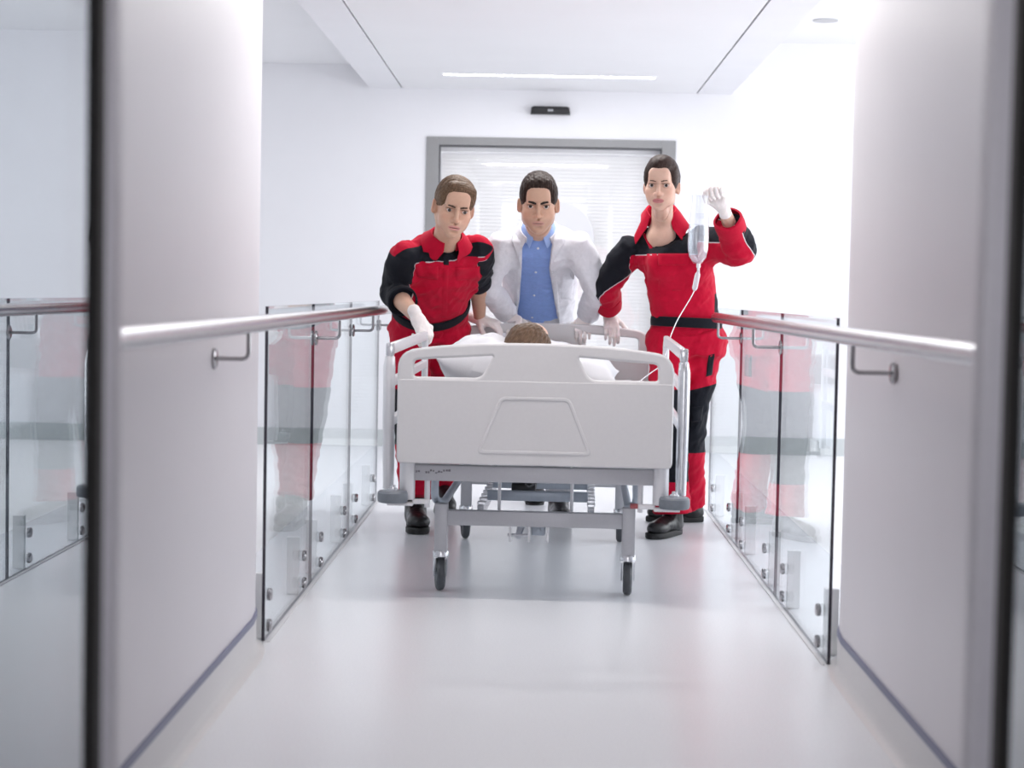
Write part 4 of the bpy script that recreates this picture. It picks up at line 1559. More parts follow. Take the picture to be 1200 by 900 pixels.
def arm_loft(S, E, W_, r, end=1.0, right=(1, 0, 0)):
    """sleeve from shoulder over elbow to a fraction of the forearm; r = radii at shoulder, mid upper arm, elbow, end"""
    S, E, W_ = map(np.asarray, (S, E, W_))
    F_ = E + (W_ - E) * end
    return Loft([(S, r[0], r[0]), (S * 0.5 + E * 0.5, r[1], r[1]), (E, r[2], r[2] * 1.04), ((E + F_) / 2, (r[2] + r[3]) / 2, (r[2] + r[3]) / 2), (F_, r[3], r[3])], right)


def core_body(J, head, k=1.0):
    """body under the clothes: trunk, arms, legs in one skin, joined with the finely modelled head"""
    pts = [np.asarray(v) for key, v in J.items()]
    f = Field(np.min(pts, 0) - 0.16, np.max(pts, 0) + 0.16, 0.009)
    Rv = unit(J['LS'] - J['RS'])
    f.add(Loft([(J['pelvis'], 0.125 * k, 0.085 * k), (J['waist'], 0.115 * k, 0.080 * k), (J['chest'], 0.125 * k, 0.075 * k), ((J['LS'] + J['RS']) / 2 + V(0, 0.02, -0.03), 0.09 * k, 0.04 * k)], Rv).prim(), 0)
    f.add(cone((J['LS'] + J['RS']) / 2, J['neck'], 0.04, 0.04), 0.02)
    for s in 'RL':
        f.add(cone(J[s + 'S'] * 0.8 + J[s + 'E'] * 0.2, J[s + 'E'], 0.036 * k, 0.036 * k), 0.02)
        f.add(cone(J[s + 'E'], J[s + 'E'] * 0.7 + J[s + 'W'] * 0.3, 0.036 * k, 0.040 * k), 0.01)
        f.add(cone(J[s + 'E'] * 0.7 + J[s + 'W'] * 0.3, J[s + 'W'], 0.040 * k, 0.025 * k), 0.01)
        f.add(cone(J[s + 'H'], J[s + 'K'], 0.068 * k, 0.048 * k), 0.03)
        f.add(cone(J[s + 'K'], J[s + 'A'], 0.048 * k, 0.036 * k), 0.01)
    v, q = f.mesh()
    return v, q


def person(label, origin):
    return thing('person', label, 'person', tuple(origin), group='hospital staff pushing the bed')


def body_mesh(root, origin, J, headres, skin, k=1.0):
    v, q = core_body(J, headres, k)
    hv, hq, hc = headres
    cols = np.concatenate([hc, np.tile(np.array(skin), (len(v), 1))])
    return np_mesh('body', np.concatenate([hv, v]), np.concatenate([hq, q + len(hv)]), m_skin, root, origin, cols=cols)


def head_matrix(c, yaw, pitch, roll, k):
    return (Matrix.Translation(Vector(c)) @ Matrix.Rotation(radians(yaw), 4, 'Z') @ Matrix.Rotation(radians(roll), 4, 'Y')
            @ Matrix.Rotation(radians(pitch), 4, 'X') @ Matrix.Scale(k, 4))


def trousers(root, origin, J, rows, m, panel=None, seed=3, leg=(0.098, 0.080, 0.070, 0.078), hem=0.03):
    """rows: waist and seat sections of the trunk"""
    R = unit(J['LH'] - J['RH'])
    L = [Loft(rows, R, power=2.3)]
    for s in 'RL':
        H, K, A = J[s + 'H'], J[s + 'K'], J[s + 'A']
        end = A + V(0, 0, hem)
        L.append(Loft([(H, leg[0], leg[0] * 1.08), (H * 0.5 + K * 0.5, leg[1] * 1.06, leg[1] * 1.1), (K, leg[1] * 0.92, leg[1]), (K * 0.4 + end * 0.6, leg[2], leg[2] * 1.05), (end, leg[3], leg[3])], R))
    lo, hi = lims(L, 0.03)
    f = Field(lo, hi, 0.0062)
    for i, l in enumerate(L): f.add(l.prim(), 0.045 if i else 0)
    f.disp(wrinkle(seed, 0.0062, (0.035, 0.12), 10, (0.6, 0.6, 1.4)))
    v, q = f.mesh()
    at_ = panel(v, L) if panel else None
    return np_mesh('trousers', v, q, m, root, origin, attrs=at_)


def jacket_mesh(name, root, origin, torso, arms, m, attrs=None, extra=(), seed=1, amp=0.0055, cuts=(), vox=0.0052, power=2.4, kk=0.06):
    lo, hi = lims([torso] + arms, 0.04)
    f = Field(lo, hi, vox)
    f.add(torso.prim(), 0)
    for p_, k in extra: f.add(p_, k)
    for a in arms:
        f.add(a.prim(), kk)
        f.add(cone(a.p[0], a.p[3], a.ab[0][0], a.ab[3][0] * 0.98), 0.045)
    f.disp(wrinkle(seed, amp, (0.035, 0.13), 11))
    for p_, k in cuts: f.cut(p_, k)
    v, q = f.mesh()
    return np_mesh(name, v, q, m, root, origin, attrs=attrs(v) if attrs else None)


def collar(root, origin, c, T, R, r, h, fall, point, open_deg, m, tree=None, out=0.030, n=30, lat=0.012, name='collar'):
    T = unit(T); R = unit(np.asarray(R) - T * (np.asarray(R) @ T)); F = np.cross(R, T)
    c = np.asarray(c)
    th1 = radians(180 - open_deg / 2)
    rows = []
    for i in range(n + 1):
        th = -th1 + 2 * th1 * i / n
        w = (abs(th) / th1) ** 5
        d = -F * cos(th) + R * sin(th)
        pts = [c + d * r + T * -0.015, c + d * r * 0.97 + T * (h * (1 - 0.35 * w)), c + d * (r * 0.97 + 0.007) + T * (h * (1 - 0.35 * w) + 0.003),
               c + d * (r + out * 0.55) + T * (h * (1 - 0.35 * w) - fall * 0.45 - point * 0.35 * w),
               c + d * (r + out) + R * np.sign(th) * lat * w + T * (h * (1 - 0.35 * w) - fall - point * w) + F * 0.012 * w]
        if tree is not None:
            for j in (3, 4):
                hit = tree.find_nearest(Vector(pts[j]))
                if hit[0] is not None:
                    sd = (Vector(pts[j]) - hit[0]).dot(hit[1])
                    if sd < 0.006: pts[j] = np.array(hit[0] + hit[1] * 0.006)
                    elif j == 4 and sd > 0.016: pts[j] = np.array(hit[0] + hit[1] * 0.012)
        rows.append(pts)
    return sheet(name, rows, m, root, origin, 0.0035)


def button(root, origin, tree, p, m, r=0.0055, direction=(0, 1, 0), name='button'):
    h = tree.ray_cast(Vector(np.asarray(p) - unit(direction) * 0.5), Vector(unit(direction)))
    if h[0] is None: return
    bm = bmesh.new(); lathe(bm, [(0, 0.004), (r * 0.5, 0.0045), (r, 0.003), (r, 0.0), (0, 0)], M_axis(h[0] - Vector(origin), h[1]), 12)
    return obj(name, bm, m, root, smooth=50)


def seen(v, px, py):
    """vertex of the front of a garment that shows at (px, py)"""
    c = V(0, 0, 1.035); d = unit(at(px, py, 8.0) - c)
    q = v - c; t = q @ d
    r = np.linalg.norm(q - t[:, None] * d, axis=1)
    return v[np.argmin(np.where(r < 0.008, t, 1e3 + r))]


def arm_tag(P, loft, outer, g0, g1, s0, s1):
    """black on the outer side of a sleeve, red on the inner side growing down the arm; in metres"""
    x, y, z, a, b, t = loft.coords(P.astype(np.float32))
    k = np.minimum((t * loft.n).astype(int), len(loft.p) - 1)
    c = np.stack([np.interp(t, np.arange(len(loft.p)) / loft.n, loft.p[:, i]) for i in range(3)], 1)
    rad = P - c
    o = rad @ unit(outer)
    g = g0 + (g1 - g0) * smooth01(t, s0, s1)
    d = np.sqrt((x / a) ** 2 + (y / b) ** 2)
    return o - g * 0.06, d, t


SK1, SK2, SK3 = (0.59, 0.365, 0.265), (0.60, 0.375, 0.272), (0.66, 0.43, 0.335)

# ================= bent paramedic at the side rail
O1 = V(-0.50, 8.05, 0.0)
P1 = person('paramedic in red and black uniform bent forward gripping the silver side rail', O1)
J = dict(RS=at(475, 297, 7.70), LS=at(561, 290, 7.80), RE=at(462, 342, 7.80), LE=at(560, 325, 7.98), RW=at(489, 373, 7.42), LW=at(562, 374, 8.19),
         neck=at(523, 281, 7.71), pelvis=V(-0.495, 8.14, 0.89), waist=V(-0.485, 8.03, 0.985), chest=V(-0.455, 7.86, 1.14),
         RH=V(-0.575, 8.13, 0.87), LH=V(-0.415, 8.15, 0.87), RK=V(-0.57, 7.98, 0.48), LK=V(-0.43, 8.26, 0.48), RA=V(-0.525, 7.86, 0.10), LA=V(-0.44, 8.50, 0.11))
hd = head_matrix(at(531.5, 242, 7.58), 14, 12, 8, 1.04)
hr = make_head(P1, O1, hd, J['neck'], dict(w=0.98, jaw=0.96, hair='side', stubble=0.10, lip=(0.55, 0.24, 0.225), open=0.68, brow=0.85, brow_z=-0.003, low=0.96, gaze=(0.10, -1, -0.06)), h_brown, m_iris2, SK1, browm=m_brow_b)
body_mesh(P1, O1, J, hr, SK1)
mid = (J['RS'] + J['LS']) / 2
R1 = unit(J['LS'] - J['RS'])
torso = Loft([(J['pelvis'] + V(0, 0.02, -0.03), 0.165, 0.125), (J['pelvis'] * 0.4 + J['waist'] * 0.6, 0.160, 0.122), (J['waist'] * 0.5 + J['chest'] * 0.5, 0.168, 0.128),
              (J['chest'], 0.178, 0.125), (mid * 0.85 + J['chest'] * 0.15 + V(0, 0.02, 0), 0.160, 0.095), (J['neck'] + V(0, 0.035, 0.005), 0.082, 0.062)], R1, power=2.3)
aR = arm_loft(J['RS'], J['RE'], J['RW'], (0.050, 0.062, 0.062, 0.058), 0.36)
aL = arm_loft(J['LS'], J['LE'], J['LW'], (0.050, 0.060, 0.056, 0.052), 0.12)
T1 = unit(mid - J['waist']); F1 = np.cross(R1, T1)
v0 = (at(523, 308, 7.66) - mid) @ T1


def attrs1(v):
    q = v - mid
    pl = seen(v, 523, 308) - mid
    t_ = np.minimum(q @ T1 - pl @ T1, (q @ F1) + 0.015 + 0.25 * (0.06 - np.abs(q @ R1)))
    x, y, z, a, b, tt = torso.coords(v.astype(np.float32))
    dt = np.sqrt((x / a) ** 2 + (y / b) ** 2)
    pan = t_.copy(); pipe = np.where((q @ F1) > 0.06, 1.0, -1.0)
    for lf, outer, g in ((aR, (-1, -0.5, 0.3), (-2.0, -0.55)), (aL, (1, -0.5, 0.2), (-2.0, -0.55))):
        o, d, s = arm_tag(v, lf, outer, g[0], g[1], 0.8, 2.0)
        m_ = (d < dt) & (s > 0.12)
        w_ = smooth01(dt - d, -0.22, 0.22) * smooth01(s, 0.0, 0.3)
        pan = pan * (1 - w_) + np.clip(o, -0.06, 0.06) * w_; pipe = np.where(m_, np.where(s > 1.5, 1, -1), pipe)
    return dict(panel=pan, pipe=pipe)


jk = jacket_mesh('jacket', P1, O1, torso, [aR, aL], m_jacket, attrs1, seed=4, amp=0.0065)
tr = tree_of(jk, O1)
collar(P1, O1, J['neck'] + V(0, 0.006, -0.004), unit(np.array(hd.translation) - J['neck']) + V(0, 0, 0.5), R1, 0.066, 0.034, 0.042, 0.036, 46, m_red, tr, out=0.044)
F_dir = (0, 1, -0.15)
A1 = lambda x, y: at(x, y, 7.66)
patch('pocket_flap', tr, (A1(487, 309), A1(513, 310), A1(512, 324), A1(488, 322)), F_dir, m_red, P1, O1, 0.010, 0.003)
patch('pocket_flap', tr, (A1(533, 310), A1(561, 306), A1(561, 318), A1(534, 323)), F_dir, m_red, P1, O1, 0.010, 0.003)
patch('placket', tr, (A1(519, 311), A1(525, 311), A1(520, 362), A1(514, 362)), F_dir, m_red, P1, O1, 0.004, nu=4, nv=20)
patch('placket', tr, (A1(519, 289), A1(526, 289), A1(525, 308), A1(519, 308)), F_dir, m_blk, P1, O1, 0.004, nu=4, nv=8)
button(P1, O1, tr, A1(528, 287), mat('brass_zip_pull', (0.45, 0.33, 0.10), 0.3, metal=0.9), 0.004, name='zip_pull')
wc = J['pelvis'] * 0.12 + J['waist'] * 0.88
ring_band('belt', wc, unit(J['waist'] - J['pelvis']) * 0.75 + unit(J['chest'] - J['waist']) * 0.25, R1, 0.168, 0.130, 0.048, m_blk, P1, O1, 0.009)
for lf, n in ((aR, 1), (aL, 2)):
    ring_band('cuff', lf.p[-1] - lf.T[-1] * 0.006, lf.T[-1], (1, 0, 0), lf.ab[-1][0] - 0.002, lf.ab[-1][1] - 0.002, 0.042, m_blk, P1, O1, 0.008, wav=0.003)


def pan_knee(J, lo, hi, side=0.0):
    def f(v, L):
        z = v[:, 2]
        return dict(panel=np.minimum(z - lo, hi - z), pipe=-np.ones(len(v)))
    return f


trousers(P1, O1, J, [(J['waist'], 0.160, 0.118), (J['pelvis'] + V(0, 0.01, 0.0), 0.172, 0.135), (J['pelvis'] + V(0, 0.01, -0.10), 0.165, 0.125)], m_jacket, pan_knee(J, 0.36, 0.60), seed=8)
make_shoe(P1, O1, J['RA'], (0.12, -1.0), 0.0, 1.04)
make_shoe(P1, O1, J['LA'], (0.1, -1.0), 0.35, 1.04)
make_glove(P1, O1, J['RW'], (0.42, -0.22, -0.84), (0.55, -0.75, 0.40), False, (1.2, 1.4, 0.9), (0.9, 0.9), fore=J['RE'])
make_glove(P1, O1, J['LW'], (0.80, -0.45, -0.25), (0.1, -0.25, 0.9), True, ((0.35, 0.5, 0.3), (0.7, 0.9, 0.6), (0.8, 1.0, 0.7), (0.85, 1.0, 0.7)), (0.3, 0.3), fore=J['LE'])

# ================= doctor in white coat leaning on the far end board
O2 = V(0.0, 8.5, 0.0)
P2 = person('doctor in white coat over blue shirt leaning on the far end board', O2)
J = dict(RS=at(588, 282, 8.02), LS=at(677, 283, 8.02), RE=at(571, 335, 8.08), LE=at(699, 338, 8.10), RW=at(597, 371, 8.27), LW=at(687, 374, 8.27),
         neck=at(631, 268, 8.00), pelvis=V(0.0, 8.56, 0.93), waist=V(0.0, 8.46, 1.04), chest=V(-0.01, 8.22, 1.19),
         RH=V(-0.085, 8.57, 0.90), LH=V(0.085, 8.57, 0.90), RK=V(-0.06, 8.66, 0.49), LK=V(0.10, 8.42, 0.50), RA=V(-0.02, 9.02, 0.14), LA=V(0.10, 8.22, 0.09))
hd = head_matrix(at(631, 238, 7.84), 0, 10, 0, 1.06)
hr = make_head(P2, O2, hd, J['neck'], dict(w=0.98, jaw=1.03, hair='crop', stubble=0.28, lip=(0.52, 0.27, 0.235), open=0.68, brow=1.1, brow_tilt=0.002, brow_z=-0.002, low=0.94, nose=1.05, gaze=(0, -1, 0.12)), h_dark, m_iris, SK2, browm=m_brow_d)
body_mesh(P2, O2, J, hr, SK2)
mid = (J['RS'] + J['LS']) / 2
R2 = unit(J['LS'] - J['RS'])
rows = [(J['pelvis'] + V(0, 0.02, -0.02), 0.150, 0.115), (J['pelvis'] * 0.4 + J['waist'] * 0.6, 0.145, 0.112), (J['waist'] * 0.5 + J['chest'] * 0.5, 0.155, 0.118),
        (J['chest'], 0.165, 0.115), (mid * 0.85 + J['chest'] * 0.15 + V(0, 0.02, 0), 0.150, 0.085), (J['neck'] + V(0, 0.03, 0.0), 0.074, 0.056)]
tors = Loft(rows, R2, power=2.3)
sh = jacket_mesh('shirt', P2, O2, tors, [], m_shirt, seed=6, amp=0.003)
trs = tree_of(sh, O2)
A2 = lambda x, y: at(x, y, 8.02)
collar(P2, O2, J['neck'] + V(0, 0.004, -0.002), unit(np.array(hd.translation) - J['neck']) + V(0, 0, 0.5), R2, 0.060, 0.026, 0.024, 0.034, 40, m_shirt_c, trs, out=0.022, name='shirt_collar')
patch('button_placket', trs, (A2(626, 290), A2(634.5, 290), A2(625, 385), A2(617, 385)), (0, 1, -0.2), m_shirt, P2, O2, 0.0025, nu=4, nv=24)
m_btn = mat('pearl_shirt_button', (0.72, 0.74, 0.82), 0.25)
for bx, by in ((630.5, 293), (628, 314), (626, 333), (623.6, 352), (621.3, 368)):
    button(P2, O2, trs, A2(bx, by), m_btn, 0.0055, (0, 1, -0.2))
# coat with open front
rows_c = [(V(0.0, 8.60, 0.52), 0.21, 0.165), (V(0.0, 8.59, 0.75), 0.195, 0.155)] + [(r[0], r[1] + 0.022, r[2] + 0.020) for r in rows[:-1]] + [(rows[-1][0] + V(0, 0.0, -0.006), 0.086, 0.064)]
torc = Loft(rows_c, R2, power=2.3)
aR = arm_loft(J['RS'], J['RE'], J['RW'], (0.043, 0.059, 0.059, 0.049), 0.90)
aL = arm_loft(J['LS'], J['LE'], J['LW'], (0.043, 0.059, 0.059, 0.049), 0.90)
zs = np.array([0.3, 0.90, 1.00, 1.14, 1.22, 1.30, 1.36, 1.50])
xl = np.array([-0.20, -0.115, -0.098, -0.088, -0.086, -0.080, -0.076, -0.070])
xr = np.array([0.19, 0.085, 0.062, 0.034, 0.040, 0.052, 0.062, 0.066])


def front_open(P):
    z = P[..., 2]
    return np.maximum(np.maximum(np.interp(z, zs, xl) - P[..., 0], P[..., 0] - np.interp(z, zs, xr)), P[..., 1] - (8.0 + np.interp(z, [0.3, 0.9, 1.2, 1.32, 1.45], [0.58, 0.50, 0.10, 0.02, -0.03]))) * 0.8


lo_, hi_ = lims([torc], 0.0)
ct = jacket_mesh('coat', P2, O2, torc, [aR, aL], m_coat, None, seed=9, amp=0.0048, cuts=[((front_open, lo_, hi_), 0.006)], kk=0.06)
trc = tree_of(ct, O2)
dirc = (0, 1, -0.12)
patch('lapel', trc, (A2(603, 262), A2(611.5, 260), A2(609.5, 312), A2(599.5, 284)), dirc, m_coat, P2, O2, 0.018, 0.004, nu=10, nv=16)
patch('lapel', trc, (A2(650.5, 260), A2(659, 263), A2(661, 288), A2(643.5, 314)), dirc, m_coat, P2, O2, 0.018, 0.004, nu=10, nv=16)
patch('coat_facing', trc, (A2(602.5, 314), A2(608.5, 314), A2(604, 372), A2(598.5, 372)), dirc, m_coat, P2, O2, 0.007, 0.002, nu=6, nv=18)
patch('coat_facing', trc, (A2(643.5, 316), A2(652, 316), A2(661, 384), A2(650.5, 384)), dirc, m_coat, P2, O2, 0.007, 0.002, nu=6, nv=18)
patch('breast_pocket', trc, (A2(657, 316), A2(674, 316), A2(672, 342), A2(658, 342)), dirc, m_coat, P2, O2, 0.0035, 0.002, nu=10, nv=10)
for bx, by in ((647, 318), (651, 347)):
    button(P2, O2, trc, A2(bx, by), mat('white_coat_button', (0.62, 0.62, 0.66), 0.35), 0.007, dirc)
collar(P2, O2, J['neck'] + V(0, 0.010, -0.012), unit(np.array(hd.translation) - J['neck']) + V(0, 0, 0.4), R2, 0.078, 0.022, 0.030, 0.016, 80, m_coat, trc, out=0.026, name='coat_collar')
trousers(P2, O2, J, [(J['waist'], 0.135, 0.10), (J['pelvis'], 0.155, 0.12), (J['pelvis'] + V(0, 0.01, -0.10), 0.155, 0.115)], m_slack, seed=12, leg=(0.085, 0.070, 0.060, 0.062))
make_shoe(P2, O2, J['RA'], (0.05, -1.0), 0.45, 1.02, 'shoe')
make_shoe(P2, O2, J['LA'], (0.05, -1.0), 0.0, 1.02, 'shoe')
make_glove(P2, O2, J['RW'], (0.22, -0.86, -0.10), (0, -0.1, 1), False, (1.05, 0.55, 0.30), (0.2, 0.3), fore=J['RE'])
make_glove(P2, O2, J['LW'], (-0.14, -0.88, -0.14), (0, -0.1, 1), True, (1.0, 0.5, 0.25), (0.2, 0.3), fore=J['LE'])

# ================= upright paramedic holding the drip bottle
O3 = V(0.62, 7.95, 0.0)
P3 = person('paramedic in red and black uniform standing upright holding up a drip bottle', O3)
J = dict(RS=at(739, 288, 7.96), LS=at(819, 283, 7.90), RE=at(712, 334, 8.06), LE=at(866, 291, 7.70), RW=at(714, 369, 8.22), LW=at(847, 242, 7.52),
         neck=at(776, 264, 7.92), pelvis=V(0.645, 8.02, 0.875), waist=V(0.638, 7.99, 0.95), chest=V(0.585, 7.93, 1.17),
         RH=V(0.565, 8.02, 0.86), LH=V(0.715, 8.02, 0.86), RK=V(0.570, 7.84, 0.48), LK=V(0.672, 8.08, 0.48), RA=V(0.585, 7.83, 0.09), LA=V(0.690, 8.30, 0.09))
hd = head_matrix(at(775.5, 217, 7.75), -12, 2, 0, 0.97)
hr = make_head(P3, O3, hd, J['neck'], dict(w=0.97, jaw=0.88, hair='back', fem=1.0, chest=1, neck=0.046, brow=0.48, low=0.95, lip=(0.50, 0.16, 0.175), open=0.85, nose=0.9, gaze=(0.12, -1, 0.02)), h_wdark, m_iris, SK3, browm=m_brow_b)
body_mesh(P3, O3, J, hr, SK3, 0.9)
mid = (J['RS'] + J['LS']) / 2
R3 = unit(J['LS'] - J['RS'])
Rh = V(1, 0.05, 0)
torso = Loft([(J['pelvis'] + V(0, 0.0, -0.05), 0.150, 0.118, Rh), (J['pelvis'] * 0.5 + J['waist'] * 0.5, 0.146, 0.112, Rh), (J['waist'] * 0.6 + J['chest'] * 0.4, 0.146, 0.110, Rh),
              (J['chest'], 0.150, 0.112, R3), (mid + V(0, 0.01, -0.02), 0.128, 0.085, R3), (J['neck'] + V(0, 0.02, -0.006), 0.070, 0.058, R3)], R3, power=2.3)
aR = arm_loft(J['RS'], J['RE'], J['RW'], (0.040, 0.058, 0.062, 0.052), 0.66)
aL = arm_loft(J['LS'], J['LE'], J['LW'], (0.052, 0.066, 0.072, 0.056), 0.62)
T3 = unit(mid - J['waist']); F3 = np.cross(R3, T3)
zl = at(795, 296, 7.80)[2]


def attrs3(v):
    q = v - mid
    zl = seen(v, 795, 297)[2]
    t_ = np.minimum(v[:, 2] - (zl + (v[:, 0] - 0.58) * 0.02), (q @ F3) + 0.02)
    x, y, z, a, b, tt = torso.coords(v.astype(np.float32))
    dt = np.sqrt((x / a) ** 2 + (y / b) ** 2)
    side = np.minimum(np.minimum(v[:, 0] - 0.755, v[:, 2] - 0.955), 1.045 - v[:, 2])          # black elastic insert at the waist
    pan = np.maximum(t_, np.minimum(side, 0.02)); pipe = np.where(((q @ F3) > 0.05) & (v[:, 2] > 1.12), 1.0, -1.0)
    for lf, outer, g in ((aR, (-1.0, -0.1, 0.45), (-1.1, 0.28)), (aL, (0.45, 0.15, 0.75), (-0.55, -0.05))):
        o, d, s = arm_tag(v, lf, outer, g[0], g[1], 0.6, 2.4)
        m_ = (d < dt) & (s > 0.10)
        w_ = smooth01(dt - d, -0.22, 0.22) * smooth01(s, 0.0, 0.3)
        pan = pan * (1 - w_) + np.clip(o, -0.06, 0.06) * w_; pipe = np.where(m_, 1.0, pipe)
    return dict(panel=pan, pipe=pipe)


A3 = lambda x, y: at(x, y, 7.80)
x0_, x1_, xm_ = A3(762.5, 262)[0], A3(785, 262)[0], A3(766.5, 291)[0]
z0_, z1_ = A3(770, 262)[2], A3(766, 292)[2]


def neck_v(P):
    t = np.clip((P[..., 2] - z1_) / (z0_ - z1_), 0, 1.3)
    return np.maximum(np.maximum(xm_ + (x0_ - xm_) * t - P[..., 0], P[..., 0] - (xm_ + (x1_ - xm_) * t)), np.maximum(z1_ - P[..., 2], P[..., 1] - 7.885)) * 0.8


bust = [(ell(J['chest'] + V(-0.06, -0.085, 0.0), (0.065, 0.05, 0.065)), 0.06), (ell(J['chest'] + V(0.07, -0.085, 0.0), (0.065, 0.05, 0.065)), 0.06)]
jk = jacket_mesh('jacket', P3, O3, torso, [aR, aL], m_jacket, attrs3, extra=bust, seed=14, amp=0.0058, cuts=[((neck_v, V(0.40, 7.6, 1.2), V(0.70, 7.9, 1.4)), 0.003)])
tr = tree_of(jk, O3)
# open neckline: skin V with black lining, wide red collar
collar(P3, O3, J['neck'] + V(-0.004, 0.006, 0.020), unit(np.array(hd.translation) - J['neck']) + V(0, 0.1, 0.6), R3, 0.060, 0.056, 0.062, 0.040, 80, m_red, tr, out=0.052, lat=0.03)
patch('zip_tape', tr, (A3(754.5, 273), A3(757.5, 272), A3(766, 290), A3(762.5, 291)), (0, 1, 0), m_red, P3, O3, 0.006, 0.002, nu=3, nv=12)
patch('placket', tr, (A3(759, 297), A3(770, 297), A3(772, 388), A3(761, 388)), (0, 1, 0), m_red, P3, O3, 0.004, nu=4, nv=24)
patch('pocket_flap', tr, (A3(771, 297), A3(807, 297), A3(806, 311), A3(771, 311)), (0, 1, 0), m_red, P3, O3, 0.010, 0.003)
patch('chest_pocket', tr, (A3(772, 311), A3(804, 311), A3(803, 341), A3(773, 341)), (0, 1, 0), m_red, P3, O3, 0.003, 0.002)
patch('pocket_flap', tr, (A3(744, 300), A3(756, 299), A3(757, 311), A3(746, 312)), (0, 1, 0), m_red, P3, O3, 0.010, 0.003)
wc = V(0.640, 7.992, 0.918)
ring_band('belt', wc, (0.03, 0, 1), Rh, 0.149, 0.116, 0.044, m_blk, P3, O3, 0.008)
for lf, n in ((aR, 1), (aL, 2)):
    ring_band('cuff', lf.p[-1] - lf.T[-1] * 0.014, lf.T[-1], (1, 0, 0), lf.ab[-1][0] - 0.003, lf.ab[-1][1] - 0.003, 0.075 if n == 2 else 0.066, m_red, P3, O3, 0.009, wav=0.004)


def pan3(v, L):
    z = v[:, 2]; x = v[:, 0]
    dR = L[1].coords(v.astype(np.float32)); dL = L[2].coords(v.astype(np.float32))
    kR = np.sqrt((dR[0] / dR[3]) ** 2 + (dR[1] / dR[4]) ** 2); kL = np.sqrt((dL[0] / dL[3]) ** 2 + (dL[1] / dL[4]) ** 2)
    kneeL = np.minimum(z - 0.335, 0.635 - z + (x - 0.72) * 0.25)
    kneeR = np.minimum(z - 0.235, 0.63 - z)
    return dict(panel=np.where(kL < kR, kneeL, kneeR), pipe=-np.ones(len(v)))


tro = trousers(P3, O3, J, [(J['waist'] + V(0, 0, -0.03), 0.146, 0.112), (J['pelvis'] + V(0, 0.01, -0.02), 0.168, 0.132), (J['pelvis'] + V(0, 0.01, -0.10), 0.165, 0.125)], m_jacket, pan3, seed=21, leg=(0.094, 0.082, 0.074, 0.084), hem=0.008)
trt = tree_of(tro, O3)
A3b = lambda x, y: at(x, y, 7.85)
patch('knee_pocket', trt, (A3b(812, 480), A3b(828, 478), A3b(826, 496), A3b(813, 498)), (0, 1, 0), m_blk, P3, O3, 0.005)
patch('pocket_strip', trt, (A3b(832, 417), A3b(840, 415), A3b(838, 441), A3b(830, 443)), (0, 1, 0), m_blk, P3, O3, 0.004, 0.002, nu=6, nv=8)
patch('pocket_tape', trt, (A3b(829, 444), A3b(840, 444), A3b(840, 449), A3b(829, 449)), (0, 1, 0), m_red, P3, O3, 0.004, 0.002, nu=6, nv=3)
make_shoe(P3, O3, J['RA'] + V(-0.005, -0.01, 0), (-0.62, -1.0), 0.0, 0.92)
make_shoe(P3, O3, J['LA'] + V(0.0, 0, 0), (-1.0, -0.12), 0.0, 0.95)
make_glove(P3, O3, J['RW'], (0.10, -0.62, -0.62), (0, -0.62, 0.7), False, (0.55, 0.75, 0.45), (0.2, 0.3), fore=J['RE'], k=0.92)
make_glove(P3, O3, J['LW'], (-0.36, -0.25, 0.85), (0.25, 0.85, 0.40), True, (1.25, 1.55, 1.0), (1.0, 0.9), fore=J['LE'], k=0.95, spread=-0.02)

# ================= patient lying with the crown of the head towards the near end board
O4 = V(-0.04, 6.4, 0.62)
P4 = thing('person', 'patient with short brown hair lying on the pillow of the bed', 'person', tuple(O4))
hc = Vector(at(616, 417, 6.36))
hm = Matrix(((-1, 0, 0), (0, 0, -1), (0, -1, 0))).to_4x4()
hd = Matrix.Translation(hc) @ Matrix.Rotation(radians(-40), 4, 'X') @ Matrix.Rotation(radians(24), 4, 'Y') @ hm
nk = np.array(hd @ Vector((0, 0.03, -0.17)))
hr = make_head(P4, O4, hd, nk, dict(w=1.0, jaw=1.0, hair='patient', lip=(0.42, 0.2, 0.18), open=0.5), h_patient, m_iris, SK3, vox=0.003)
f = Field((-0.42, 6.45, 0.58), (0.40, 8.10, 0.92), 0.010)
f.add(Loft([(V(-0.02, 6.60, 0.735), 0.13, 0.055), (V(-0.01, 6.75, 0.735), 0.17, 0.085), (V(0.0, 6.95, 0.735), 0.165, 0.095), (V(0.01, 7.2, 0.725), 0.15, 0.085), (V(0.015, 7.42, 0.725), 0.165, 0.09)], (1, 0, 0)).prim(), 0)
f.add(cone(nk, (-0.02, 6.64, 0.745), 0.045, 0.05), 0.03)
for s in (-1, 1):
    f.add(cone((s * 0.19, 6.72, 0.72), (s * 0.25, 7.0, 0.69), 0.045, 0.038), 0.03)
    f.add(cone((s * 0.25, 7.0, 0.69), (s * 0.20, 7.26, 0.68), 0.038, 0.026), 0.01)
    f.add(cone((0.01 + s * 0.09, 7.42, 0.715), (0.02 + s * 0.10, 7.80, 0.705), 0.075, 0.05), 0.03)
    f.add(cone((0.02 + s * 0.10, 7.80, 0.705), (0.02 + s * 0.09, 8.02, 0.69), 0.05, 0.038), 0.02)
bv, bq = f.mesh()
np_mesh('body', np.concatenate([hr[0], bv]), np.concatenate([hr[1], bq + len(hr[0])]), m_skin, P4, O4, cols=np.concatenate([hr[2], np.tile(np.array(SK3), (len(bv), 1))]))
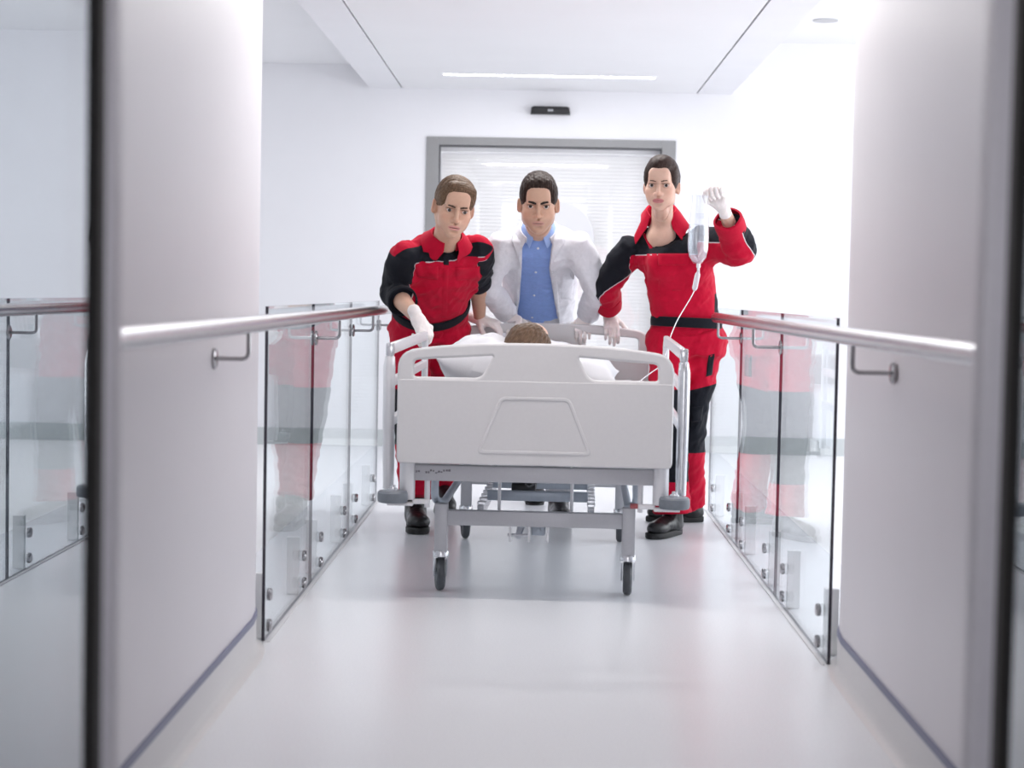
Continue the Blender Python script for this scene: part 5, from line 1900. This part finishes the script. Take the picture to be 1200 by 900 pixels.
# white sheet over the patient, hanging over both sides of the mattress
bm = bmesh.new()
nx_, ny_ = 44, 60
rows_ = []
wf = wrinkle(31, 0.010, (0.06, 0.2), 9)
for j in range(ny_ + 1):
    y = 0.55 + (2.16 - 0.55) * j / ny_
    r_ = []
    for i in range(nx_ + 1):
        u = (i / nx_ * 2 - 1) * 0.66
        if abs(u) < 0.42:
            x = u; z = 0.64 + 0.215 * (0.35 + 0.65 * smooth01(y, 0.55, 0.72)) * math.exp(-(u / 0.20) ** 4) * (1 - 0.12 * smooth01(y, 1.3, 1.6)) * (0.78 + 0.22 * smooth01(-y, -1.2, -0.62) + 0.10 * smooth01(y, 1.95, 2.1) * (1 if abs(abs(u) - 0.1) < 0.09 else 0.3))
        else:
            x = math.copysign(0.42 + 0.028 * smooth01(abs(u), 0.42, 0.47), u); z = 0.64 - max(0.0, (abs(u) - 0.44)) * 1.0
            x += 0.006 * sin(y * 24 + u * 3) * smooth01(abs(u), 0.46, 0.6)
        dz = float(wf(np.array([[x, y, z]]))[0])
        r_.append(bm.verts.new((x, y, z + 0.01 + dz)))
    rows_.append(r_)
for j in range(ny_):
    for i in range(nx_):
        bm.faces.new((rows_[j][i], rows_[j][i + 1], rows_[j + 1][i + 1], rows_[j + 1][i]))
bmesh.ops.recalc_face_normals(bm, faces=bm.faces)
bmesh.ops.solidify(bm, geom=bm.faces[:], thickness=0.006)
o = obj('bed_sheet', bm, m_white_cloth, smooth=70)
tag(o, 'white sheet spread over the lying patient and hanging beside the mattress', 'sheet')
o.matrix_world = bed.matrix_basis

# ================= drip bottle held up by the upright paramedic
m_bottle = pane_mat('clear_soft_plastic', (0.93, 0.94, 0.96), gain=0.6, f0=0.10, rough=0.12)
m_fluid = pane_mat('clear_infusion_fluid', (0.92, 0.935, 0.955), gain=0.5, f0=0.20, rough=0.30)
m_tube = mat('milky_plastic_tube', (0.80, 0.80, 0.84), 0.25, spec=0.6)
top_ = at(820.5, 229, 7.43)
drip = thing('drip_bottle', 'clear drip bottle with trailing tube held up in a gloved hand', 'bottle', tuple(top_))
def soft(prof, m, nm, parent, flat=0.72, n=28, rz=0.2):
    bm = bmesh.new()
    lathe(bm, prof, Matrix.Rotation(radians(1), 4, 'Y') @ Matrix.Rotation(rz, 4, 'Z') @ Matrix.Diagonal((1, flat, 1, 1)), n)
    return obj(nm, bm, m, parent, smooth=60)
K = 7.43 / 2131
soft([(0.0, 0.002), (10.2 * K, 0.0), (9.4 * K, -6 * K), (9.8 * K, -16 * K), (11.2 * K, -28 * K), (12.2 * K, -40 * K), (12.6 * K, -52 * K), (12.3 * K, -63 * K), (10.2 * K, -72 * K), (6.0 * K, -78 * K), (3.2 * K, -80 * K), (0.0, -80 * K)], m_bottle, 'bottle', drip)
soft([(0.0, -34 * K), (11.4 * K, -34 * K), (11.8 * K, -40 * K), (12.2 * K, -52 * K), (11.9 * K, -63 * K), (9.8 * K, -71.5 * K), (5.6 * K, -77 * K), (0.0, -79 * K)], m_fluid, 'fluid', drip)
for zt in (-22, -24.2, -26.2):           # printed scale lines
    bm = bmesh.new()
    for k in range(5):
        a0 = -2.0 + k * 0.22
        for d_ in (0,):
            p0 = Vector((10.9 * K * cos(a0), 10.9 * K * 0.72 * sin(a0) - 0.001, zt * K)); p1 = Vector((10.9 * K * cos(a0 + 0.16), 10.9 * K * 0.72 * sin(a0 + 0.16) - 0.001, zt * K))
            tube(bm, [p0, p1], 0.0007, 4)
    obj('printed_line', bm, mat('grey_blue_print', (0.25, 0.28, 0.36), 0.6), drip)
bm = bmesh.new(); lathe(bm, [(0, 0), (2.4 * K, 0), (2.6 * K, -4 * K), (1.6 * K, -6 * K), (1.6 * K, -11 * K), (0, -11 * K)], Matrix.Translation((0, 0, -79 * K)), 12)
obj('stopper', bm, m_tube, drip, smooth=50)
ca_ = Vector(at(818.5, 317, 7.43) - top_); cb_ = Vector(at(813.5, 341, 7.43) - top_)
bm = bmesh.new(); lathe(bm, [(0, 0), (1.6 * K, 0), (2.0 * K, 0.008), (3.0 * K, 0.014), (3.2 * K, 0.02), (3.2 * K, (cb_ - ca_).length - 0.012), (2.2 * K, (cb_ - ca_).length - 0.004), (1.0 * K, (cb_ - ca_).length), (0, (cb_ - ca_).length)], M_axis(ca_, cb_ - ca_), 14)
obj('drip_chamber', bm, mat('translucent_drip_chamber', (0.82, 0.80, 0.85), 0.2, trans=0.35), drip, smooth=50)
bm = bmesh.new(); tube(bm, bend([Vector((0, 0, -90 * K)), ca_], 0.01), 1.5 * K, 8)
obj('connector', bm, m_tube, drip, smooth=50)
tp = [at(813.5, 341, 7.43), at(810, 348, 7.42), at(801, 363, 7.40), at(793, 377, 7.36), at(786, 394, 7.30), at(781, 412, 7.15), at(774, 428, 6.95), at(764, 436, 6.78), at(752, 445, 6.62), at(746, 452, 6.52), at(735, 460, 6.55)]
bm = bmesh.new(); tube(bm, [Vector(p - top_) for p in catmull(tp, 5)], 0.0021, 8)
obj('tube', bm, m_tube, drip, smooth=60)
